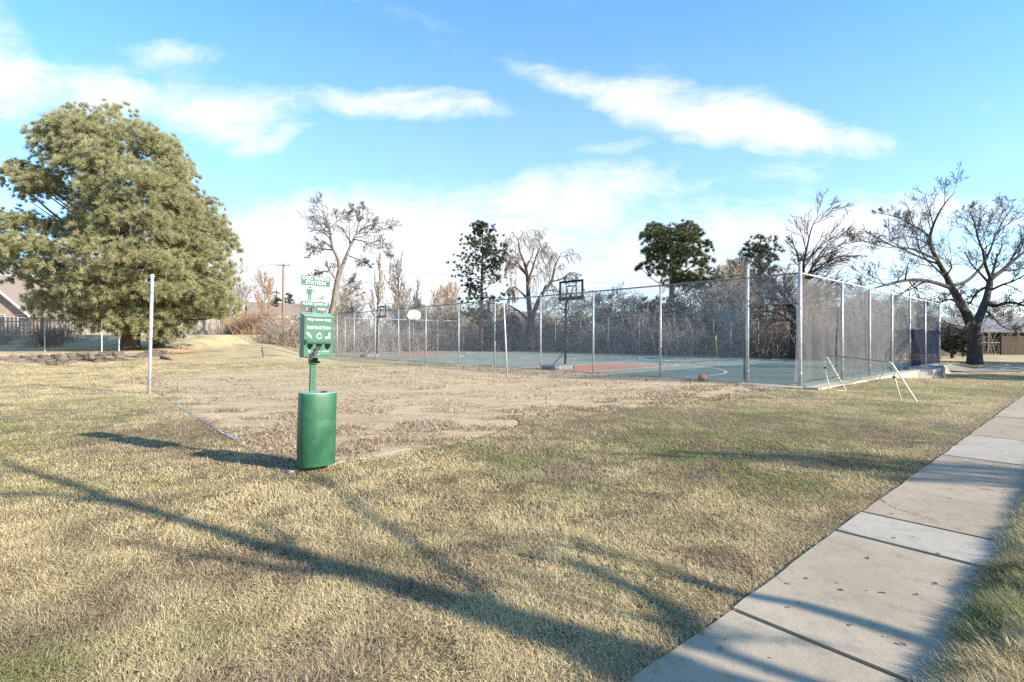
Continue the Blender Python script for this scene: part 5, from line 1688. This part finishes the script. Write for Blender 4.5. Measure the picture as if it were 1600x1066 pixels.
# ------------------------------------------------------------------ underbrush (one tangled mass each)
def brush(name, label, spots, mt, seed, cat='brush', nt=34, w=.013):
    rnd = random.Random(seed); m = MB()
    for (x, y, h) in spots:
        z = float(H(x, y))
        for k in range(nt):
            a = rnd.uniform(0, 6.283); sp = rnd.uniform(.1, .75); L = h * rnd.uniform(.5, 1.05)
            b = Vector((x + rnd.gauss(0, h * .25), y + rnd.gauss(0, h * .25), z - .05))
            d = Vector((math.cos(a) * sp, math.sin(a) * sp, 1)).normalized()
            c = b + d * L * .5; e = c + (d + Vector((rnd.gauss(0, .3), rnd.gauss(0, .3), rnd.uniform(-.4, .2)))).normalized() * L * .5
            v = rnd.random()
            m.tube([b, c, e], [w * 1.3, w, w * .6], 3, v)
            for j in range(6):
                u = rnd.uniform(.3, 1); p = b.lerp(c, u) if rnd.random() < .4 else c.lerp(e, u)
                q = p + Vector((rnd.gauss(0, 1), rnd.gauss(0, 1), rnd.gauss(.5, .7))).normalized() * L * rnd.uniform(.12, .34)
                m.tube([p, p.lerp(q, .5) + Vector((rnd.gauss(0, .03), rnd.gauss(0, .03), .03)), q], [w * .8, w * .6, w * .5], 3, min(1, max(0, v + rnd.gauss(0, .2))))
    return tag(m.build(name, mt), label, cat, kind='stuff')


rnd = random.Random(77)
spots = []
for i in range(210):
    t = rnd.uniform(3., 46); p = ts(t, 18.6 + abs(rnd.gauss(2.6, 2.4)) + 1.6)
    spots.append((p.x, p.y, rnd.uniform(1.0, 2.2) + 3.4 * float(sstep(.3, .75, vnoise(t * .42, 3.3, 5))) * rnd.uniform(.4, 1)))
for i in range(120):
    p = ts(39 + abs(rnd.gauss(3, 3)), rnd.uniform(-1, 22)); spots.append((p.x, p.y, rnd.uniform(1.4, 3.2)))
brush('dry_brush', 'tangled bare brush filling the strip behind the court fence', spots, M['brush'], 5)
spots = []
for i in range(44):
    q = P(rnd.uniform(366, 436), 527, rnd.uniform(50, 55)); spots.append((q.x, q.y, rnd.uniform(1.6, 2.7)))
brush('rust_brown_shrubs', 'rust brown twiggy shrub row left of the dark juniper', spots, M['twig_tan'], 6, 'shrubs', 40)
spots = []
for i in range(330):
    a = rnd.uniform(-1.35, 1.35); Y = rnd.uniform(95, 130); spots.append((a * Y, Y, rnd.uniform(3.5, 8.)))
brush('far_wood', 'far off belt of bare trees along the horizon', spots, M['twig_mid'], 15, 'far trees', 22, .05)
spots = []
for i in range(60):
    q = P(rnd.uniform(1440, 1680), 540, rnd.uniform(42, 50)); spots.append((q.x, q.y, rnd.uniform(2., 4.2)))
brush('dry_brush', 'tan brush thicket behind the carport at the right', spots, M['brush'], 7)
spots = []
for i in range(24):
    q = P(rnd.uniform(-40, 110), 540, rnd.uniform(32, 37)); spots.append((q.x, q.y, rnd.uniform(.5, 1.3)))
brush('brush_pile', 'low heap of cut grey branches before the picket fence at left', spots, M['twig_mid'], 8, 'brush pile', 26)

# ------------------------------------------------------------------ wooden and wire fences at the back of the park
def picket_fence(name, label, a, b, h, gap, mt, seed, wd=.11):
    rnd = random.Random(seed)
    f = thing(name, label, 'fence', a)
    d = b - a; L = Vector((d.x, d.y, 0)).length; ang = math.atan2(d.y, d.x); u = Vector((d.x, d.y, 0)).normalized(); nn = Vector((-u.y, u.x, 0))
    m = MB(); x = 0
    while x < L:
        p = a + u * x; z = float(H(p.x, p.y)); hh = h * rnd.uniform(.93, 1.04)
        mt4 = Matrix.Rotation(ang, 4, 'Z') @ Matrix.Rotation(rnd.gauss(0, .02), 4, 'Y')
        m.box((p.x, p.y, z + hh / 2), (wd, .02, hh), mat=mt4, a=rnd.random()); x += wd + gap * rnd.uniform(.5, 1.5)
    m.build('pickets', mt, f, a)
    m = MB()
    for zz in (.35, h - .35):
        n = 12
        for k in range(n):
            p, q = a + u * (L * k / n) + nn * .035, a + u * (L * (k + 1) / n) + nn * .035
            zz0, zz1 = float(H(p.x, p.y)) + zz, float(H(q.x, q.y)) + zz
            m.tube([(p.x, p.y, zz0), (q.x, q.y, zz1)], .04, 4)
    m.build('fence_rail', mt, f, a)
    k = 0
    while k * 2.4 < L:
        p = a + u * (k * 2.4) + nn * .10; z = float(H(p.x, p.y))
        m = MB(); m.box((p.x, p.y, z + h / 2 - .1), (.1, .1, h + .1), ang); m.build('fence_post', mt, f, a); k += 1
    return f


def W(px, Y):
    X = (px - 800) / FPX * Y
    return Vector((X, Y, float(H(X, Y))))


picket_fence('picket_fence', 'dark gappy picket fence behind the left terrace', W(-60, 37), W(122, 39), 1.55, .12, M['wood_grey'], 3)
picket_fence('board_fence', 'weathered grey board fence right of the big pine', W(110, 46), W(376, 56), 1.75, .03, M['wood_grey'], 4, .14)
picket_fence('board_fence', 'short pale board fence left of the big dark trunk', W(1466, 37), W(1512, 36.5), 1.25, .015, M['wood_grey'], 5, .15)
picket_fence('board_fence', 'brown board fence under the carport at the right', W(1566, 40), W(1660, 40), 1.5, .012, M['wood_brown'], 6, .14)


def wire_fence():
    pts = [W(-70, 23.0), gp(-5, 552), gp(70, 549), gp(159, 550), P(186, 545, 27.5)]
    pts = [Vector((p.x, p.y, float(H(p.x, p.y)))) for p in pts]
    f = thing('wire_fence', 'low grey wire fence along the top of the stone terrace', 'fence', pts[1])
    tops = [CAMZ - (y - HOR) / FPX * p.y for p, y in zip(pts, (494, 494, 498, 504, 508))]
    for p, zt in zip(pts, tops):
        m = MB(); m.tube([(p.x, p.y, p.z - .2), (p.x, p.y, zt)], .032, 8); m.build('post', M['galv'], f, pts[1])
    m = MB()
    for (a, za), (b, zb) in zip(list(zip(pts, tops))[:2], list(zip(pts, tops))[1:3]):
        m.tube([(a.x, a.y, za), (b.x, b.y, zb)], .02, 6)
    m.build('top_rail', M['galv'], f, pts[1])
    m = MB()
    for (a, za), (b, zb) in zip(list(zip(pts, tops))[:-1], list(zip(pts, tops))[1:]):
        chain(m, Vector((a.x, a.y, 0)), Vector((b.x, b.y, 0)), min(a.z, b.z) + .05, min(za, zb), .14, .0022)
    m.build('wire_mesh', M['wire_dark'], f, pts[1])


wire_fence()


def stone_wall():
    rnd = random.Random(6)
    P1, P2, P3 = Vector((-21.2, 20.7, 0)), Vector((-19.0, 25, 0)), Vector((-19.6, 29.5, 0))
    o = thing('retaining_wall', 'rough dry stone retaining wall below the left terrace', 'retaining wall', P2)
    m = MB()
    for A_, B_, hh in ((P1, P2, .5), (P2, P3, .25)):
        d = (B_ - A_); L = d.length; d.normalize(); nn = Vector((-d.y, d.x, 0))
        for row in range(3):
            x = rnd.uniform(0, .3)
            while x < L:
                l = rnd.uniform(.2, .62); p = A_ + d * (x + l / 2) + nn * (row * .14 - .05)
                zz = float(H(p.x - nn.x * .6, p.y - nn.y * .6))
                f = min(1, (x + .5) / 2.5)
                sz = rnd.uniform(.13, .20) * (hh / .5) ** .5
                z = zz + row * .17 * f * (hh / .5) + sz * .35
                mt4 = Matrix.Rotation(math.atan2(d.y, d.x) + rnd.gauss(0, .12), 4, 'Z') @ Matrix.Rotation(rnd.gauss(0, .12), 4, 'Y') @ Matrix.Rotation(rnd.gauss(0, .2), 4, 'X')
                # rounded stone
                th, ph = np.meshgrid(np.linspace(0, np.pi, 7), np.linspace(0, 2 * np.pi, 10, endpoint=False), indexing='ij')
                e = .6
                sg = lambda v: np.sign(v) * np.abs(v) ** e
                V = np.stack([sg(np.sin(th)) * sg(np.cos(ph)) * l / 2, sg(np.sin(th)) * sg(np.sin(ph)) * rnd.uniform(.16, .25), sg(np.cos(th)) * sz / 1.6], -1).reshape(-1, 3)
                V = V * (1 + np.random.default_rng(int(x * 1000) + row).normal(0, .05, (len(V), 1)))
                V = V @ np.array(mt4.to_3x3()).T + np.array((p.x, p.y, z))
                ii = np.arange(6)[:, None] * 10; jj = np.arange(10)[None]
                m.add(V, quads=np.stack([ii + jj, ii + 10 + jj, ii + 10 + (jj + 1) % 10, ii + (jj + 1) % 10], -1).reshape(-1, 4), a=rnd.random())
                x += l * .95
    m.build('stonework', M['rock'], o, P2)


stone_wall()


def log(px0, py0, px1, py1, r, label):
    a, b = gp(px0, py0), gp(px1, py1)
    a.z += r * .8; b.z += r * .7
    m = MB(); pts = [a, a.lerp(b, .3) + Vector((0, .03, .01)), a.lerp(b, .7) + Vector((0, -.03, 0)), b]
    m.tube(pts, [r, r * 1.05, r * .95, r * .8], 9)
    d = (b - a)
    m.tube([a.lerp(b, .6), a.lerp(b, .63) + Vector((.05, 0, r * 2.2))], [r * .35, r * .2], 6)
    tag(m.build('fallen_log', M['pole_wood'], None, a, True), label, 'log')


log(238, 553, 302, 552, .16, 'long fallen log on the lawn right of the second pine')
log(252, 561, 270, 563, .08, 'short dark branch lying in front of the fallen log')

# stake and cord on the lawn beyond the station
q0 = gp(412, 558)
t_ = thing('cord_stake', 'short tilted stake with a slack cord on the far lawn', 'stake', q0)
m = MB(); tp_ = P(409, 543, q0.y); m.tube([q0 - Vector((0, 0, .1)), tp_], .03, 6); m.build('stake_shaft', M['wood_brown'], t_, q0)
m = MB(); e_ = gp(476, 556)
m.tube(smooth_line([tp_, tp_.lerp(e_, .5) + Vector((0, 0, .02)), e_], 4), .015, 4); m.tube(smooth_line([q0.lerp(tp_, .2), q0.lerp(e_, .5) + Vector((0, 0, .05)), e_], 4), .012, 4)
m.build('cord', M['wire_dark'], t_, q0)

# yellow guy guard
q1 = P(1121, 557, 34.5); q1.z = 0
m = MB(); m.tube([q1, q1 + Vector((-.12, 0, 1.45))], .05, 10); m.tube([q1 + Vector((-.12, 0, 1.45)), q1 + Vector((-.125, 0, 1.50))], [.05, .03], 10)
tag(m.build('guy_guard', M['yellow'], None, q1, True), 'yellow guard pole standing behind the far court fence', 'guard pole')

# utility pole and wires
Yp = 70.
pb = W(442, Yp)
up = thing('utility_pole', 'brown wooden utility pole with short crossarm left of the sign', 'utility pole', pb)
m = MB(); tp2 = P(443, 412, Yp); m.tube([pb - Vector((0, 0, .3)), tp2], [.19, .14], 10); m.build('pole_shaft', M['pole_wood'], up, pb, True)
m = MB(); c_ = P(443, 415, Yp); m.box(c_ + Vector((0, -.15, 0)), (1.9, .1, .12), .1); m.build('crossarm', M['pole_wood'], up, pb)
for dx in (-.85, -.4, .85):
    m = MB(); m.tube([c_ + Vector((dx, -.15, .05)), c_ + Vector((dx, -.15, .22))], [.05, .03], 8); m.build('insulator', M['plastic_grey'], up, pb)


def wire(a, b, sag, label):
    m = MB(); pts = [a.lerp(b, i / 16) - Vector((0, 0, sag * (1 - (2 * i / 16 - 1) ** 2))) for i in range(17)]
    m.tube(pts, .018, 4)
    tag(m.build('power_line', M['wire_dark'], None, a), label, 'power line')


wire(c_ + Vector((.85, -.15, .2)), P(1400, 455, 74), .7, 'upper overhead wire running right from the utility pole')
wire(P(443, 432, Yp), P(1400, 470, 74), .9, 'lower overhead wire running right from the utility pole')
wire(c_ + Vector((-.85, -.15, .2)), P(-200, 440, 60), .8, 'overhead wire running left from the utility pole behind the pine')

# ------------------------------------------------------------------ houses
def house(name, label, pa, pb_, depth, zb, ze, zr, wall, roof, cat='house', eave=.4, wins=(), gable_first=False, trim=True):
    """pa->pb_ front foot line (world xy), ridge parallel to it; gable_first: ridge at right angles"""
    d = Vector((pb_.x - pa.x, pb_.y - pa.y, 0)); L = d.length; d.normalize(); n = Vector((-d.y, d.x, 0))
    o = thing(name, label, cat, (pa.x, pa.y, zb))
    org = Vector((pa.x, pa.y, zb)); p0 = Vector((pa.x, pa.y, 0))
    q = lambda x, y, z: tuple(p0 + d * x + n * y + Vector((0, 0, z)))
    m = MB()
    if gable_first:
        v = [q(0, 0, zb), q(L, 0, zb), q(L, depth, zb), q(0, depth, zb), q(0, 0, ze), q(L, 0, ze), q(L, depth, ze), q(0, depth, ze), q(L / 2, 0, zr - .1), q(L / 2, depth, zr - .1)]
        m.add(v, quads=[(0, 1, 5, 4), (1, 2, 6, 5), (2, 3, 7, 6), (3, 0, 4, 7)], tris=[(4, 5, 8), (6, 7, 9)])
    else:
        v = [q(0, 0, zb), q(L, 0, zb), q(L, depth, zb), q(0, depth, zb), q(0, 0, ze), q(L, 0, ze), q(L, depth, ze), q(0, depth, ze), q(0, depth / 2, zr - .1), q(L, depth / 2, zr - .1)]
        m.add(v, quads=[(0, 1, 5, 4), (1, 2, 6, 5), (2, 3, 7, 6), (3, 0, 4, 7)], tris=[(5, 6, 9), (7, 4, 8)])
    m.build('wall', wall, o, org)
    m = MB(); th = .14
    def slab(a, b, c, e):
        a, b, c, e = map(Vector, (a, b, c, e)); up_ = Vector((0, 0, th))
        m.add([tuple(p) for p in (a, b, c, e)] + [tuple(p + up_) for p in (a, b, c, e)], quads=[(3, 2, 1, 0), (4, 5, 6, 7), (0, 1, 5, 4), (1, 2, 6, 5), (2, 3, 7, 6), (3, 0, 4, 7)])
    if gable_first:
        k = (zr - ze) / (L / 2)
        slab(q(-eave, -eave, ze - k * eave), q(-eave, depth + eave, ze - k * eave), q(L / 2, depth + eave, zr), q(L / 2, -eave, zr))
        slab(q(L + eave, -eave, ze - k * eave), q(L / 2 + .002, -eave, zr), q(L / 2 + .002, depth + eave, zr), q(L + eave, depth + eave, ze - k * eave))
    else:
        k = (zr - ze) / (depth / 2)
        slab(q(-eave, -eave, ze - k * eave), q(L + eave, -eave, ze - k * eave), q(L + eave, depth / 2, zr), q(-eave, depth / 2, zr))
        slab(q(-eave, depth + eave, ze - k * eave), q(-eave, depth / 2 + .002, zr), q(L + eave, depth / 2 + .002, zr), q(L + eave, depth + eave, ze - k * eave))
    m.build('roof', roof, o, org)
    if trim:
        m = MB()
        if gable_first:
            k = (zr - ze) / (L / 2)
            for x0, x1 in ((-eave, L / 2), (L + eave, L / 2)):
                a, b = Vector(q(x0, -eave - .03, ze - k * eave + .02)), Vector(q(x1, -eave - .03, zr + .02)); m.tube([a, b], .13, 4)
        else:
            a, b = Vector(q(-eave, -eave - .05, ze - k * eave + .03)), Vector(q(L + eave, -eave - .05, ze - k * eave + .03)); m.tube([a, b], .11, 4)
        m.build('fascia', M['trim'], o, org)
    for (x0, x1, z0, z1) in wins:
        m = MB()
        for (a, b, c, e) in ((x0 - .07, x1 + .07, z1, z1 + .07), (x0 - .07, x1 + .07, z0 - .07, z0), (x0 - .07, x0, z0, z1), (x1, x1 + .07, z0, z1)):
            cx = (a + b) / 2; c0 = Vector(q(cx, -.02, (c + e) / 2)); m.box(c0, (b - a, .06, e - c), math.atan2(d.y, d.x))
        w_ = m.build('window', M['trim'], o, org)
        m = MB(); m.box(Vector(q((x0 + x1) / 2, -.004, (z0 + z1) / 2)), (x1 - x0, .02, z1 - z0), math.atan2(d.y, d.x)); m.build('pane', M['glass'], w_, org)
    return o


house('house', 'pink sided gabled house behind the pickets at the left edge', P(-110, 0, 47), P(46, 0, 48), 9, 1.3, 3.6, 7.4, M['pinkwall'], M['shingle'], gable_first=True, wins=((5.0, 6.2, 2.4, 3.5), (7.4, 8.4, 2.4, 3.5)))
house('house', 'low brown roofed house with cream wall left of the utility pole', P(392, 0, 76), P(478, 0, 80), 9, 1.2, 4.7, 6.9, M['stucco'], M['shingle'], wins=((1.2, 2.4, 3.0, 4.2), (4.4, 5.6, 3.0, 4.2), (6.6, 7.6, 3.0, 4.2)))
house('house', 'long low house with white eave behind the dark sparse pine', P(640, 0, 64), P(812, 0, 61), 8, 0, 2.9, 4.6, M['darkwall'], M['shingle'], wins=((3, 4.4, 1.0, 2.2), (8.5, 10, 1.0, 2.2)))
house('shed', 'small white gabled shed roof showing beside the dark pine trunk', P(748, 0, 70), P(778, 0, 70), 5, 0, 3.9, 5.4, M['stucco'], M['trim'], 'shed', gable_first=True)
house('house', 'tan house hidden by brush right of the black framed hoop', P(930, 0, 66), P(1050, 0, 62), 8, 0, 2.9, 4.8, M['stucco'], M['shingle'], wins=((2, 3.4, 1.1, 2.2),))


def carport():
    Y = 42.
    a, b = W(1545, Y), W(1680, Y)
    o = house('house', 'dark brown house with grey blue roof and brick base behind the big tree', Vector((a.x, Y + 1.5, 0)), Vector((b.x + 4, Y + 1.5, 0)), 8, 0, 2.05, 3.15, M['darkwall'], M['shingle_blue'], trim=False, eave=.9)
    org = o.location
    m = MB(); m.box((a.x + 5.2, Y + 1.42, .45), (3.2, .12, .9)); m.build('brick_base', M['brick'], o, org)
    m = MB(); m.box((a.x + 3.6, Y + 1.40, 1.15), (2.4, .05, .7)); m.build('window', M['stucco'], o, org)
    for x in (a.x + .6, a.x + 2.2, a.x + 6.5):
        m = MB(); m.box((x, Y + .75, 1.0), (.16, .16, 2.0)); m.build('porch_post', M['wood_brown'], o, org)
    m = MB(); m.tube([(a.x - .5, Y + .7, .95), (a.x + 12, Y + .7, .95)], .03, 4); m.build('porch_rail', M['trim'], o, org)


carport()
